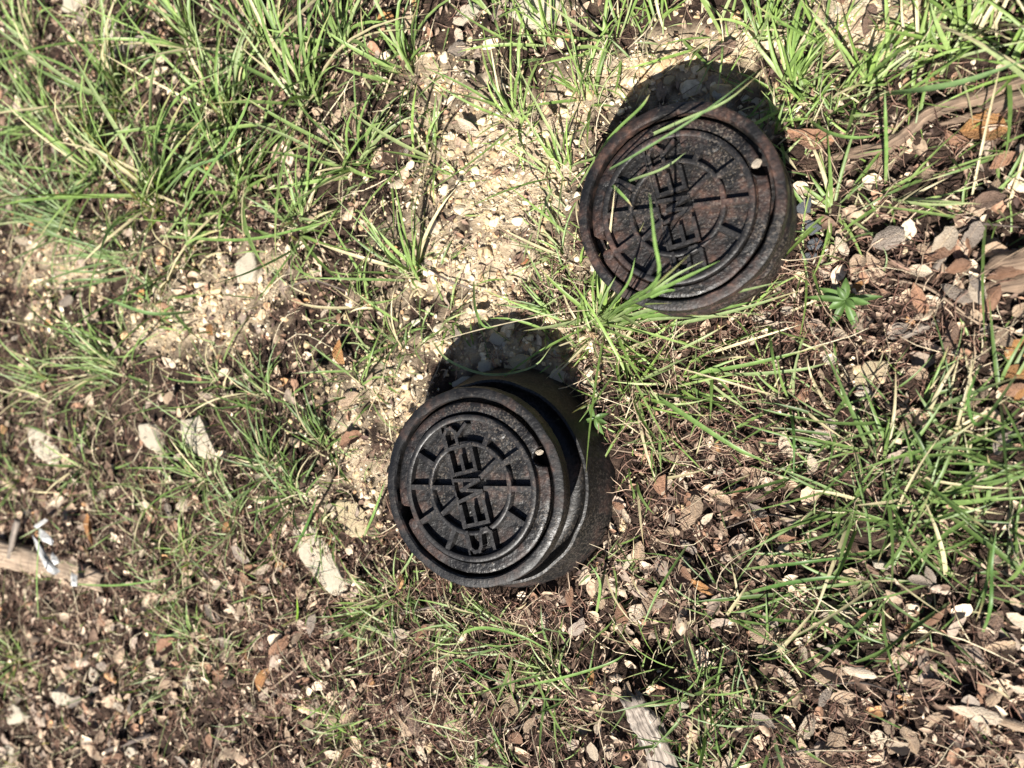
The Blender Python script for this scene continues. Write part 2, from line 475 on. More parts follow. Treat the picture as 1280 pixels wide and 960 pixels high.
def cleanout(loc, rot, lid_rot, scale, H, kind, tiltx, tilty, lid_off, label, seed, iron):
    M_IRON, M_SMOOTH, M_WORN = iron
    root = empty('sewer_cleanout', loc)
    tag(root, label, 'sewer cleanout', 'sewer cleanouts in the ground')
    root.scale = (scale,) * 3
    root.rotation_euler = (tiltx, tilty, rot)
    RO, RL = .132, .1165
    # collar ring with a seat for the lid
    ring = [(RL + .0015, H - .032), (RL + .0015, H - .0025), (RL + .0035, H), (RO - .004, H + .0005), (RO - .0008, H - .0012), (RO, H - .004), (RO + .0006, H - .020), (RO - .002, H - .024), (RO - .022, H - .0265)]
    V, F = lathe(ring, 120)
    V = jitter_iron(V, .0009, 60, seed)
    o = link('collar_ring', mesh_np('collar_ring', V, F, None, True, M_SMOOTH), root); autosmooth(o)
    if kind == 'bell':
        body = [(RO - .022, H - .0262), (RO - .029, H - .045), (RO - .029, H - .062), (RO - .022, H - .076), (RO - .010, H - .081), (RO - .001, H - .077), (RO + .0035, H - .064), (RO + .006, H - .0605), (RO + .0095, H - .0612), (RO + .0118, H - .0665), (RO + .0135, H - .076), (RO + .022, H - .100), (RO + .029, H - .125), (RO + .034, H - .17)]
    else:
        body = [(RO - .003, H - .0245), (RO - .004, H - .045), (RO - .0025, H - .050), (RO + .001, H - .053), (RO + .0015, H - .066), (RO - .002, H - .069), (RO + .001, H - .09), (RO + .003, H - .16)]
    V, F = lathe(body, 120)
    V = jitter_iron(V, .0012, 45, seed + 1)
    o = link('body', mesh_np('body', V, F, None, True, M_SMOOTH), root)
    autosmooth(o, 50)
    # lid: disc with two pick notches cut out of its edge
    zt = H - .0045
    lid_root_m = Matrix.Translation((lid_off[0], lid_off[1], 0)) @ Matrix.Rotation(lid_rot, 4, 'Z')
    n = 180
    notch = (R(21), R(201))
    rad = []
    for k in range(n):
        a = 2 * math.pi * k / n
        r_ = RL - .0036
        for na, sz in zip(notch, (.0125, .0145)):
            dx = (a - na + math.pi) % (2 * math.pi) - math.pi
            q = abs(dx) * RL / sz
            if q < 1:
                r_ = RL - .0036 - sz * 1.25 * math.sqrt(1 - q * q)
        rad.append(r_)
    rad = np.array(rad) + (np.array([vnoise(k * .1, 1, 1, seed) for k in range(n)]) - .5) * .0016
    a = np.arange(n) * 2 * np.pi / n
    rings = []
    for f_, z in ((1, zt - .014), (1, zt - .001), (.985, zt), (.93, zt + .0004), (.86, zt + .0002), (.83, zt - .0035), (.6, zt - .0040), (.3, zt - .0038), (.02, zt - .0038)):
        rr = rad * f_ if f_ > .97 else np.minimum(rad * .985, RL * f_)
        rings.append(np.stack([rr * np.cos(a), rr * np.sin(a), np.full(n, z)], -1))
    V = np.concatenate(rings)
    V[:, 2] += (vnoise(V[:, 0], V[:, 1], 90, seed) - .5) * .0012
    zt_ = zt
    i = np.arange(len(rings) - 1)[:, None] * n; j = np.arange(n)[None]; j2 = (j + 1) % n
    F = np.stack([i + j, i + j2, i + n + j2, i + n + j], -1).reshape(-1, 4)
    lid = link('lid', mesh_np('lid', V, F, None, True, M_IRON), root)
    lid.matrix_local = lid_root_m
    autosmooth(lid, 40)
    z0, z1 = zt - .007, zt + .0066
    RR, RI = .0930, .0590
    for nm, r_, wd in (('outer_ring_rib', RR, .0094), ('inner_ring_rib', RI, .0082)):
        zz1 = z1 - (.0 if nm[0] == 'o' else .0004)
        V, F = lathe([(r_ - wd / 2, z0), (r_ - wd * .38, zz1 - .0008), (r_ - wd * .25, zz1), (r_ + wd * .25, zz1), (r_ + wd * .38, zz1 - .0008), (r_ + wd / 2, z0)], 120)
        V[:, 2] += (vnoise(V[:, 0], V[:, 1], 50, seed + 8) - .5) * .0012 * (V[:, 2] > z0 + .002)
        o = link(nm, mesh_np(nm, V, F, None, True, M_WORN), lid); autosmooth(o, 50)
    TA = R(103)
    tx = Vector((math.cos(TA), math.sin(TA))); tn = Vector((-tx.y, tx.x))
    for d in (0, 32, 66, 150, 180, 212, 246, 330):
        bm = bmesh.new()
        u = Vector((math.cos(R(d)), math.sin(R(d))))
        add_bar(bm, u * (RI - .001), u * (RR + .001), .0096, z0, z1 - .0009)
        bm_obj('spoke_rib', bm, M_WORN, lid, .0006)
    for d in (0, 180, 40, 220):
        bm = bmesh.new()
        u = Vector((math.cos(R(d)), math.sin(R(d))))
        add_bar(bm, u * .0215, u * (RI + .001), .0084, z0, z1 - .0013)
        bm_obj('spoke_rib', bm, M_WORN, lid, .0006)
    for s_ in (1,):
        bm = bmesh.new()
        hl = math.sqrt((RR + .001) ** 2 - .0225 ** 2)
        add_bar(bm, tn * s_ * .0225 - tx * hl, tn * s_ * .0225 + tx * hl, .0036, z0, z1 - .0024)
        bm_obj('text_rail', bm, M_WORN, lid, .0005)
    # lettering: block letters made of strokes, baseline along tx, letter up = tn
    STROKES = {
        'E': [[(0, 1), (0, 0)], [(0, 0), (1, 0)], [(0, .5), (.82, .5)], [(0, 1), (1, 1)]],
        'W': [[(0, 1), (.24, 0)], [(.24, 0), (.5, .8)], [(.5, .8), (.76, 0)], [(.76, 0), (1, 1)]],
        'R': [[(0, 0), (0, 1)], [(0, 1), (.74, 1), (1, .84), (1, .66), (.74, .5), (0, .5)], [(.48, .5), (1, 0)]],
        'S': [[(1, 1), (.22, 1), (0, .86), (0, .66), (.22, .53), (.78, .47), (1, .34), (1, .14), (.78, 0), (0, 0)]],
    }
    for k, ch in enumerate('SEWER'):
        bm = bmesh.new()
        lw, lh = (.0262, .0350)
        if ch == 'W': lw = .0285
        c_ = tx * ((k - 2) * .0345)
        q = 0
        for pl in STROKES[ch]:
            P2 = [c_ + tx * (a - .5) * lw + tn * (b_ - .5) * lh for a, b_ in pl]
            for a, b_ in zip(P2[:-1], P2[1:]):
                d_ = (b_ - a).normalized() * .0024
                add_bar(bm, a - d_, b_ + d_, .0054 if ch in 'SRW' else .0060, z0, z1 + .0008 + q * .00014, .80); q += 1
        o = bm_obj('letter', bm, M_WORN, lid, .0005)
        o['label'] = 'raised cast letter ' + ch
    # foundry plaque: thin raised pad with an illegible mark on it
    bm = bmesh.new()
    pts = []
    for d, r_ in [(56, .073), (66, .0705), (76, .072), (84, .077), (86, .088), (80, .092), (70, .0925), (58, .091), (52, .082)]:
        pts.append((r_ * math.cos(R(d)), r_ * math.sin(R(d))))
    lo = [bm.verts.new((*p, z0)) for p in pts]; hi = [bm.verts.new((*p, z1 - .0016)) for p in pts]
    bm.faces.new(hi); bm.faces.new(lo[::-1])
    for q in range(len(pts)):
        r2 = (q + 1) % len(pts); bm.faces.new([lo[q], lo[r2], hi[r2], hi[q]])
    bm_obj('foundry_pad', bm, M_IRON, lid, .0007)
    for d, r_, rr in ((66, .081, .0042), (77, .083, .0036)):
        V, F = lathe([(rr, z1 - .0022), (rr, z1 - .0006), (rr - .0013, z1 - .0006), (rr - .0013, z1 - .0022)], 20)
        V[:, 0] += r_ * math.cos(R(d)); V[:, 1] += r_ * math.sin(R(d))
        o = link('pad_mark', mesh_np('pad_mark', V, F, None, True, M_IRON), lid); autosmooth(o)
    # round bosses on the plain band
    for d, r_, rr in ((153, .104, .0078), (186, .1005, .009), (209, .104, .0075), (55, .086, .0075)):
        V, F = lathe([(rr, z0), (rr * .96, zt + .0012), (rr * .7, zt + .0019), (.0004, zt + .002)], 24)
        if d == 55: V[:, 2] += .004
        V[:, 0] += r_ * math.cos(R(d)); V[:, 1] += r_ * math.sin(R(d))
        o = link('boss', mesh_np('boss', V, F, None, True, M_IRON), lid); autosmooth(o)
    # dark seat under the lid, seen through the notches
    V, F = lathe([(RL + .006, H - .034), (.03, H - .036)], 60)
    link('lid_seat', mesh_np('lid_seat', V, F, None, True, M_IRON), root)
    return root, lid

CL1, LID1 = cleanout((C1.x, C1.y, 0), 0, R(2.5), .985, .127, 'bell', 0, 0, (-.0016, -.0012),
    'lower rusty black iron cover reading SEWER on a flared bell base beside gravel', 1, IRON_A)
CL2, LID2 = cleanout((C2v.x, C2v.y, 0), 0, R(1), .915, .128, 'straight', 0, 0, (-.0008, -.0014),
    'upper rusty black iron cover reading SEWER with grass blades hanging over it', 21, IRON_B)

# ------------------------------------------------------------------ rocks
def rock_mesh(name, seed, m, sub=3, rough=.35, flat=1.0):
    bm = bmesh.new()
    bmesh.ops.create_icosphere(bm, subdivisions=sub, radius=1)
    r_ = random.Random(seed)
    planes = []
    for q in range(6):
        an_ = q * 1.05 + r_.uniform(-.4, .4)
        planes.append((Vector((math.cos(an_), math.sin(an_), r_.uniform(-.2, .35))).normalized(), r_.uniform(.55, .85)))
    for _ in range(3):
        planes.append((Vector((r_.uniform(-.3, .3), r_.uniform(-.3, .3), 1)).normalized(), r_.uniform(.45, .7)))
    from mathutils import noise as mn
    off = Vector((seed * 3.1, seed * 1.7, 0))
    for v in bm.verts:
        p = v.co.copy()
        for d, k in planes:
            t = p.dot(d)
            if t > k: p -= d * (t - k) * .97
        p *= 1 + rough * .30 * mn.noise(p * 2.2 + off) + rough * .22 * mn.noise(p * 7 + off) + rough * .12 * mn.noise(p * 17 + off)
        v.co = p
    me = bpy.data.meshes.new(name); bm.to_mesh(me); bm.free()
    for p in me.polygons: p.use_smooth = False if sub < 3 else True
    me.materials.append(m)
    return me

ROCKS = [  # px, py, length px, width px, angle, thickness m, material, label
    (395,690,122,46,-42,.022,M_ROCK,'long pale limestone slab, the largest, left of the lower cover'),
    (440,646,60,44,-8,.009,M_ROCKY,'yellowish limestone lump between the pale slab and the lower cover'),
    (248,544,70,40,-52,.022,M_ROCK,'speckled whitish limestone chunk among grass on the left side'),
    (55,556,76,34,-30,.018,M_ROCK,'pale flat stone near the left edge above the split log'),
    (192,546,50,30,-30,.015,M_ROCK,'small greyish limestone piece just left of the speckled chunk'),
    (310,334,46,40,20,.024,M_ROCK,'whitish pale rock with dark hollow beside it, upper left gravel'),
    (672,14,74,46,-20,.024,M_ROCK,'large pale rock cut by the top edge above the gravel'),
    (96,2,54,26,-5,.022,M_ROCK,'pale rock at the top edge, left corner grass'),
    (146,40,34,30,30,.015,M_ROCK,'small pale stone in the top left grass'),
    (585,20,40,22,10,.012,M_ROCK,'flat greyish stone near the top edge left of the large rock'),
    (1090,468,42,32,25,.012,M_ROCKY,'cracked cream stone right of middle on needle litter'),
    (1081,490,20,26,70,.012,M_ROCK,'small white stone touching the cracked cream stone'),
    (1038,449,18,15,-20,.010,M_ROCK,'little white angular stone left of the cracked cream stone'),
    (1196,441,16,11,10,.009,M_ROCK,'little white chip on needle litter far right'),
    (75,872,36,22,-5,.018,M_ROCK,'pale stone among leaves near the bottom left corner'),
    (14,896,40,24,10,.022,M_ROCK,'cream stone cut by the left edge near the bottom'),
    (112,845,22,20,0,.012,M_CHIP,'round cream stone among brown leaves, lower left'),
    (142,879,18,13,0,.010,M_CHIP,'small oval cream stone, lower left leaves'),
    (165,938,20,16,30,.010,M_ROCK,'pale angular stone at the bottom edge left'),
    (8,940,20,14,0,.012,M_ROCK,'small pale stone in the bottom left corner'),
    (1006,262,26,20,40,.018,M_ROCKG,'topmost dark grey stone beside the upper cover'),
    (1014,286,24,18,-30,.016,M_ROCKG,'second dark grey stone beside the upper cover'),
    (1020,306,20,15,10,.014,M_ROCKG,'third dark grey stone beside the upper cover'),
    (1012,321,20,12,0,.012,M_ROCKG,'lowest dark grey stone beside the upper cover'),
    (952,397,28,18,-10,.012,M_ROCK,'pale stone below the upper cover by the long blades'),
    (936,424,20,14,20,.010,M_ROCK,'small cream stone under long blades below the upper cover'),
    (985,388,16,11,0,.009,M_CHIP,'tiny cream pebble at the lower right of the upper cover'),
    (655,326,14,9,10,.008,m_rock('orange_stone', (.35,.12,.05), (.5,.2,.09), (.6,.3,.16)),'small orange pebble on the pale gravel'),
    (650,455,38,26,10,.018,M_ROCKY,'largest stone in the shadow above the lower cover'),
    (612,460,24,20,0,.014,M_ROCK,'rounded stone in the shadow, left of the largest one'),
    (622,425,24,18,-30,.014,M_ROCK,'rounded stone at the far end of the lower cover shadow'),
    (700,470,26,18,30,.014,M_ROCK,'stone in the right part of the lower cover shadow'),
    (580,478,28,16,10,.012,M_ROCK,'flat stone touching the top rim of the lower cover'),
    (925,148,22,18,0,.014,M_ROCK,'pale stone in shadow at the upper right rim of upper cover'),
    (905,118,26,20,20,.014,M_ROCK,'largest pale stone in the upper cover shadow'),
    (880,105,18,15,0,.012,M_ROCK,'small pale stone in the middle of upper cover shadow'),
    (836,98,16,14,0,.011,M_ROCKY,'small yellow stone on the left of upper cover shadow'),
    (948,130,18,16,0,.012,M_CHIP,'cream stone at the right end of the upper cover shadow'),
    (1103,703,24,12,-5,.010,M_ROCK,'white oval stone in the lower right green grass'),
    (900,590,16,12,30,.009,M_ROCK,'small white stone right of the lower cover on needle litter'),
    (505,880,20,14,40,.010,M_CHIP,'cream stone on dark mulch at the bottom middle left'),
    (860,870,14,10,0,.008,M_ROCK,'small white stone right of the grey wood stub'),
    (560,748,16,10,0,.008,M_ROCK,'little white stone just below the lower cover rim'),
]
for k, (px, py, lw, ww, an, th, m_, lab) in enumerate(ROCKS):
    p = g(px, py); s_ = mm(px)
    me = rock_mesh('limestone_rock', k + 11, m_, 4 if lw > 30 else (3 if lw > 18 else 2))
    o = link('rock' if lw > 30 else 'stone', me)
    o.location = (p.x, p.y, gz1(p.x, p.y) + th * .12)
    o.scale = (lw * s_ * .5 * 1.18, ww * s_ * .5 * 1.18, th * .9)
    o.rotation_euler = (random.uniform(-.12, .12), random.uniform(-.12, .12), R(an))
    tag(o, lab, 'rock' if lw > 30 else 'stone', 'loose stones on the ground')
# cream chips lodged in the lids' pick notches
for cl, lid, d, r_, lab in ((CL1, LID1, 25, .108, 'cream stone chip lodged in the notch of the lower cover'),
                     (CL2, LID2, 25, .106, 'cream stone chip lodged in the notch of the upper cover')):
    bpy.context.view_layer.update()
    hz = .127 if cl is CL1 else .128
    p = lid.matrix_world @ Vector((r_ * math.cos(R(d)), r_ * math.sin(R(d)), hz - .009))
    o = link('stone_chip', rock_mesh('stone_chip', 77, M_CHIP, 2))
    o.location = p; o.scale = (.004, .0062, .004) if cl is CL1 else (.0062, .0075, .005); o.rotation_euler = (.3, .2, 1.9)
    tag(o, lab, 'stone', 'stone chips in the cover notches')

# ------------------------------------------------------------------ wood
def branch_mesh(name, pts, wid, thick, seed, m, nseg=40, nr=14, ragged=.15, flat_top=.0, split=.25):
    """pts: world points; wid/thick: full sizes at the points (interpolated)"""
    P = np.array([tuple(p) for p in pts], float)
    t = np.linspace(0, 1, len(P)); tt = np.linspace(0, 1, nseg)
    # Catmull-like smoothing through linear interp + blur
    C = np.stack([np.interp(tt, t, P[:, i]) for i in range(3)], -1)
    for _ in range(4):
        C[1:-1] = (C[:-2] + 2 * C[1:-1] + C[2:]) / 4
    W = np.interp(tt, np.linspace(0, 1, len(wid)), wid) / 2
    T = np.interp(tt, np.linspace(0, 1, len(thick)), thick) / 2
    d = np.gradient(C, axis=0); d /= np.linalg.norm(d, axis=1, keepdims=True)
    side = np.cross(d, (0, 0, 1.0)); side /= np.linalg.norm(side, axis=1, keepdims=True)
    up = np.cross(side, d)
    a = np.linspace(0, 2 * np.pi, nr, endpoint=False)
    L = np.concatenate([[0], np.cumsum(np.linalg.norm(np.diff(C, axis=0), axis=1))])
    A, TT = np.meshgrid(a, np.arange(nseg))
    nn = vnoise(A * 1.6 + seed, TT * .12, 1, seed) - .5
    n2 = vnoise(A * 4 + seed, TT * .35, 1, seed + 2) - .5
    rad = 1 + nn * split * 2 + n2 * split
    V = C[:, None] + side[:, None] * (np.cos(a)[None, :, None] * W[:, None, None] * rad[..., None]) + up[:, None] * (np.sin(a)[None, :, None] * T[:, None, None] * rad[..., None])
    # ragged ends
    r_ = np.random.default_rng(seed)
    for e, sgn in ((0, -1), (nseg - 1, 1)):
        V[e] += d[e] * (r_.random((nr, 1)) * ragged * sgn * W.max() * 2)
    V = V.reshape(-1, 3)
    i = np.arange(nseg - 1)[:, None] * nr; j = np.arange(nr)[None]; j2 = (j + 1) % nr
    F = np.stack([i + j, i + nr + j, i + nr + j2, i + j2], -1).reshape(-1, 4)
    V = np.concatenate([V, C[:1], C[-1:]])
    me = bpy.data.meshes.new(name)
    faces = [tuple(f) for f in F]
    n0 = nseg * nr
    faces += [(n0, q, (q + 1) % nr) for q in range(nr)]
    faces += [(n0 + 1, (nseg - 1) * nr + (q + 1) % nr, (nseg - 1) * nr + q) for q in range(nr)]
    org = V.mean(0); org[2] = V[:, 2].min()
    me.from_pydata([tuple(v) for v in V - org], [], faces)
    gat = me.attributes.new('grain', 'FLOAT_VECTOR', 'POINT')
    G = np.zeros((len(V), 3), np.float32)
    G[:n0, 0] = np.repeat(L, nr) + seed
    G[:n0, 1] = np.tile(np.cos(a), nseg) * np.repeat(W, nr)
    G[:n0, 2] = np.tile(np.sin(a), nseg) * np.repeat(T, nr)
    G[n0:, 0] = seed
    gat.data.foreach_set('vector', G.ravel())
    for p in me.polygons: p.use_smooth = True
    me.materials.append(m)
    return me, Vector(org)

def wood(name, px_pts, wid_px, thick, seed, m, label, cat, group=None, lift=.0, **kw):
    pts = []
    for q in px_pts:
        p = g(q[0], q[1]); z = gz1(p.x, p.y)
        pts.append((p.x, p.y, z + lift + (q[2] if len(q) > 2 else 0)))
    s_ = mm(sum(q[0] for q in px_pts) / len(px_pts))
    me, org = branch_mesh(name, pts, [v * s_ for v in wid_px], thick, seed, m, **kw)
    o = link(name, me, None, org)
    tag(o, label, cat, group)
    return o

wood('bark_strip', [(1034,200),(1075,194),(1106,187),(1131,172),(1150,152),(1175,139),(1215,130),(1300,100)], [6,14,16,17,18,17,16,15], [.008,.012,.014,.015,.015,.014], 5, M_BARK,
     'long curved tan bark strip right of the upper cover', 'bark', lift=.010, split=.34, nseg=90, nr=22)
wood('bark_strip', [(1180,160),(1215,147),(1250,137),(1300,122)], [4,14,18,16], [.004,.008,.009,.008], 9, M_BARK,
     'splintered bark piece lying along the lower side of the long bark strip', 'bark', lift=.012, split=.3, ragged=.6)
wood('bark_strip', [(1222,348),(1245,335),(1275,328),(1310,318)], [10,26,30,30], [.008,.014,.016,.015], 15, M_BARK,
     'brown peeling wood piece at the right edge below the orange leaf', 'bark', lift=.008, split=.3)
wood('bark_strip', [(1225,362),(1250,358),(1290,352)], [8,20,22], [.006,.01,.01], 16, M_BARK,
     'shorter brown bark piece directly under the peeling wood at right edge', 'bark', lift=.006, split=.3)
wood('wood_stub', [(799,874),(808,890),(819,912),(828,945),(840,990)], [28,34,36,36,36], [.012,.018,.02,.02,.02], 23, M_PALEWOOD,
     'pale grey weathered wood stub at the bottom edge', 'stick', lift=.012, ragged=.6, split=.26, nr=28, nseg=60)
wood('split_log', [(-40,682),(10,692),(60,704),(124,724)], [34,34,32,24], [.026,.026,.024,.014], 31, M_PLANKW,
     'long tan split stick at the left edge under white scraps', 'stick', lift=.012, ragged=.5, split=.1, nseg=60, nr=18)
wood('stick', [(36,648),(29,672),(22,694)], [8,9,8], [.010,.011,.010], 37, M_GREYWOOD,
     'short grey stick leaning on the tan split stick at left', 'stick', lift=.03, nseg=20, nr=10)
wood('stick', [(140,82),(170,67),(204,48)], [9,11,10], [.012,.013,.012], 43, M_GREYWOOD,
     'pale blurred stick in the grass at the top left', 'stick', lift=.02, nseg=24, nr=10)
wood('stick', [(128,941),(160,928),(196,915)], [5,6,4], [.006,.007,.005], 47, M_TWIG,
     'thin brown stick on leaves at the bottom left', 'stick', lift=.006, nseg=20, nr=8)
wood('stick', [(1128,421),(1150,410),(1172,402)], [10,12,8], [.008,.01,.007], 49, M_GREYWOOD,
     'short flaky grey stick on needle litter right of the weed', 'stick', lift=.004, nseg=20, nr=8, split=.35)
wood('stick', [(1168,338),(1180,322),(1196,300)], [8,10,6], [.008,.009,.006], 50, M_GREYWOOD,
     'small grey brown stick between leaves right of the spreading tuft', 'stick', lift=.006, nseg=20, nr=8, split=.3)
wood('stick', [(505,765),(560,752),(640,770)], [3,3,2], [.003,.003,.002], 51, M_TWIG,
     'thin dark twig below the lower cover', 'twig', lift=.006, nseg=20, nr=6)
TW = [((340,860),(370,838),(388,820)),((770,560),(815,568),(870,540)),((1106,350),(1160,360),(1225,408)),((960,940),(1010,925),(1060,930)),
      ((600,640+260),(650,905),(700,880)),((820,960),(870,940),(905,905)),((530,330),(560,350),(600,365)),((905,660),(960,640),(1010,650)),
      ((240,700),(270,730),(300,745)),((360,360),(400,350),(440,365)),((1020,850),(1080,840),(1130,860)),((1180,300),(1220,280),(1275,285))]
TWL = ['pale thin twig on dark mulch at the lower left','pale straw twig right of the lower cover base','long pale curved straw right of the green weed',
       'thin twig at the bottom right of middle','thin twig at the bottom middle','thin twig right of the grey wood stub','thin twig on the pale gravel',
       'thin twig over leaves right of the lower cover','thin twig left of the long pale slab','thin twig in the upper left gravel','thin twig on lower right leaves',
       'thin twig over leaves by the right edge']
for k, (t3, lab) in enumerate(zip(TW, TWL)):
    wood('twig', t3, [1.5, 3.2, 2.0], [.002, .0035, .002], 60 + k, M_PLANKW if k in (0, 1, 2) else M_TWIG, lab, 'twig', 'fallen twigs on the ground', lift=.010, nseg=18, nr=6)

# white torn scraps lying on the split stick
def scrap(px_poly, z0, dz, label, seed):
    r_ = random.Random(seed)
    pts = [g(a, b) for a, b in px_poly]
    c_ = sum(pts, Vector()) / len(pts)
    zc = gz1(c_.x, c_.y) + z0
    bm = bmesh.new()
    vs = [bm.verts.new((p.x - c_.x, p.y - c_.y, r_.uniform(-dz, dz))) for p in pts]
    mid = bm.verts.new((0, 0, dz * .8))
    for q in range(len(vs)):
        bm.faces.new((vs[q], vs[(q + 1) % len(vs)], mid))
    bmesh.ops.recalc_face_normals(bm, faces=bm.faces)
    bmesh.ops.subdivide_edges(bm, edges=bm.edges, cuts=2, use_grid_fill=True)
    for v in bm.verts:
        v.co.z += r_.uniform(-.0012, .0012)
    ex = bmesh.ops.solidify(bm, geom=bm.faces[:], thickness=.0012)
    me = bpy.data.meshes.new('scrap'); bm.to_mesh(me); bm.free()
    me.materials.append(M_WHITE)
    o = link('white_scrap', me, None, (c_.x, c_.y, zc))
    tag(o, label, 'scrap', 'torn white scraps on the stick')
scrap([(80,655),(94,660),(101,670),(96,676),(86,670),(80,664)], .05, .006, 'broadest torn white scrap on the left split stick', 1)
scrap([(70,663),(78,672),(88,695),(100,708),(98,712),(88,708),(78,690)], .045, .005, 'long folded white scrap across the end of the split stick', 2)
scrap([(94,684),(101,690),(104,697),(98,700),(94,692)], .05, .004, 'tiny white scrap right of the long folded scrap', 3)
scrap([(104,712),(112,716),(113,729),(105,729)], .03, .003, 'square white scrap at the tip of the split stick', 4)
scrap([(60,655),(76,645),(78,648),(64,658)], .04, .003, 'thin white sliver above the split stick', 6)

# ------------------------------------------------------------------ leaves
def leaf_template(seed, nl=9, nw=6):
    r_ = np.random.default_rng(seed)
    wd = r_.uniform(.40, .62)
    cup = r_.uniform(-1.2, 1.2) * .20
    bend = r_.uniform(-.6, .6) * .6
    twist = r_.uniform(-.8, .8)
    fold = r_.uniform(.02, .14)
    tip = r_.uniform(.35, .6)
    peak = r_.uniform(.42, .62)
    u = np.linspace(0, 1, nl); v = np.linspace(-1, 1, nw)
    U, Vv = np.meshgrid(u, v, indexing='ij')
    prof = np.where(U < peak, np.sin(np.clip(U / peak, 0, 1) * np.pi / 2) ** .8, np.cos(np.clip((U - peak) / (1 - peak), 0, 1) * np.pi / 2) ** tip)
    prof = np.maximum(prof, .05)
    wob = 1 + (r_.random((nl, 1)) - .5) * .20 + (r_.random((nl, nw)) - .5) * .10
    sway = r_.uniform(-.10, .10) * np.sin(U * 3.1) + r_.normal(0, .012, (nl, 1))
    x = U - .5
    y = Vv * prof * wd * .5 * wob + sway
    z = cup * (Vv * prof) ** 2 * wd * 1.6 + np.abs(Vv) * fold * prof + bend * ((U - .5) ** 2 - .12) + twist * y * (U - .5) + (r_.random((nl, nw)) - .5) * .026
    y2 = y * math.cos(0) ; 
    V = np.stack([x, y2, z], -1).reshape(-1, 3)
    V[:, 2] -= np.percentile(V[:, 2], 15)
    i = np.arange(nl - 1)[:, None] * nw; j = np.arange(nw - 1)[None]
    F = np.stack([i + j, i + nw + j, i + nw + j + 1, i + j + 1], -1).reshape(-1, 4)
    return V, F, wd, cup, bend

TPL = [leaf_template(s_) for s_ in range(100, 124)]
LEAF_ME = []
for k, (V, F, *_r) in enumerate(TPL):
    me = mesh_np('dry_leaf', V, F, None, True, LEAFPAL[0][1])
    # short stalk
    LEAF_ME.append(me)

LANDMARKS = [(598,609,'the lower cover'),(855,265,'the upper cover'),(1150,160,'the long bark strip'),(810,910,'the grey wood stub'),
    (60,700,'the left split stick'),(395,690,'the long pale slab'),(1060,375,'the broad-leaved green weed'),(1090,470,'the cracked cream stone'),
    (248,544,'the speckled limestone chunk'),(112,845,'the round cream stone'),(1228,166,'the orange leaf by the bark'),(1250,335,'the peeling wood piece'),
    (1235,838,'the lower right edge'),(75,872,'the pale lower left stone'),(1103,703,'the white oval stone'),(1040,262,'the spreading tuft'),
    (640,800,'the arching tuft at bottom middle'),(230,760,'the fine tuft at lower left'),(435,905,'the small tuft at bottom'),(1110,580,'the dark green grass patch'),
    (880,860,'the tuft right of the stub'),(310,334,'the whitish upper left rock'),(672,14,'the top edge rock'),(1275,930,'the bottom right corner'),
    (5,955,'the bottom left corner'),(1275,430,'the right edge'),(438,645,'the yellowish lump'),(765,395,'the broad tuft under the upper cover'),
    (505,880,'the cream bottom stone'),(390,820,'the pale thin twig'),(815,818,'the dark hollow'),(1000,780,'the lower right blades'),(900,590,'the small white stone')]

def where(px, py, skip=None):
    best = min((l for l in LANDMARKS), key=lambda l: (l[0] - px) ** 2 + (l[1] - py) ** 2)
    dx, dy = px - best[0], py - best[1]
    a = (math.degrees(math.atan2(-dy, dx)) + 360) % 360
    w_ = ['right of', 'upper right of', 'above', 'upper left of', 'left of', 'lower left of', 'below', 'lower right of'][int(((a + 22.5) % 360) // 45)]
    return w_ + ' ' + best[2]

used_labels = {}
def place_leaf(px, py, length, width_k, ang, ci, tilt=(0, 0), lift=.004, ti=None, label=None):
    p = g(px, py)
    ti = random.randrange(len(TPL)) if ti is None else ti
    o = link('dry_leaf', LEAF_ME[ti])
    V, F, wd, cup, bend = TPL[ti]
    o.location = (p.x, p.y, gz1(p.x, p.y) + lift)
    o.scale = (length, length * width_k, length * random.uniform(.8, 1.2))
    o.rotation_euler = (tilt[0], tilt[1], ang)
    o.material_slots[0].link = 'OBJECT'
    o.material_slots[0].material = LEAFPAL[ci][1]
    if label is None:
        rel = wd * width_k
        shp = 'narrow' if rel < .43 else ('broad' if rel > .56 else 'oval')
        sz = 'tiny' if length < .024 else ('small' if length < .032 else ('large' if length > .046 else ''))
        st = 'curled' if cup > .16 else ('flat' if abs(cup) < .07 else 'bent')
        label = ' '.join(f'{sz} {st} {shp} {LEAFPAL[ci][0]} dry leaf {where(px, py)}'.split())
    tag(o, label, 'leaf', 'dry fallen leaves')
    used_labels.setdefault(label, []).append(o)
    return o

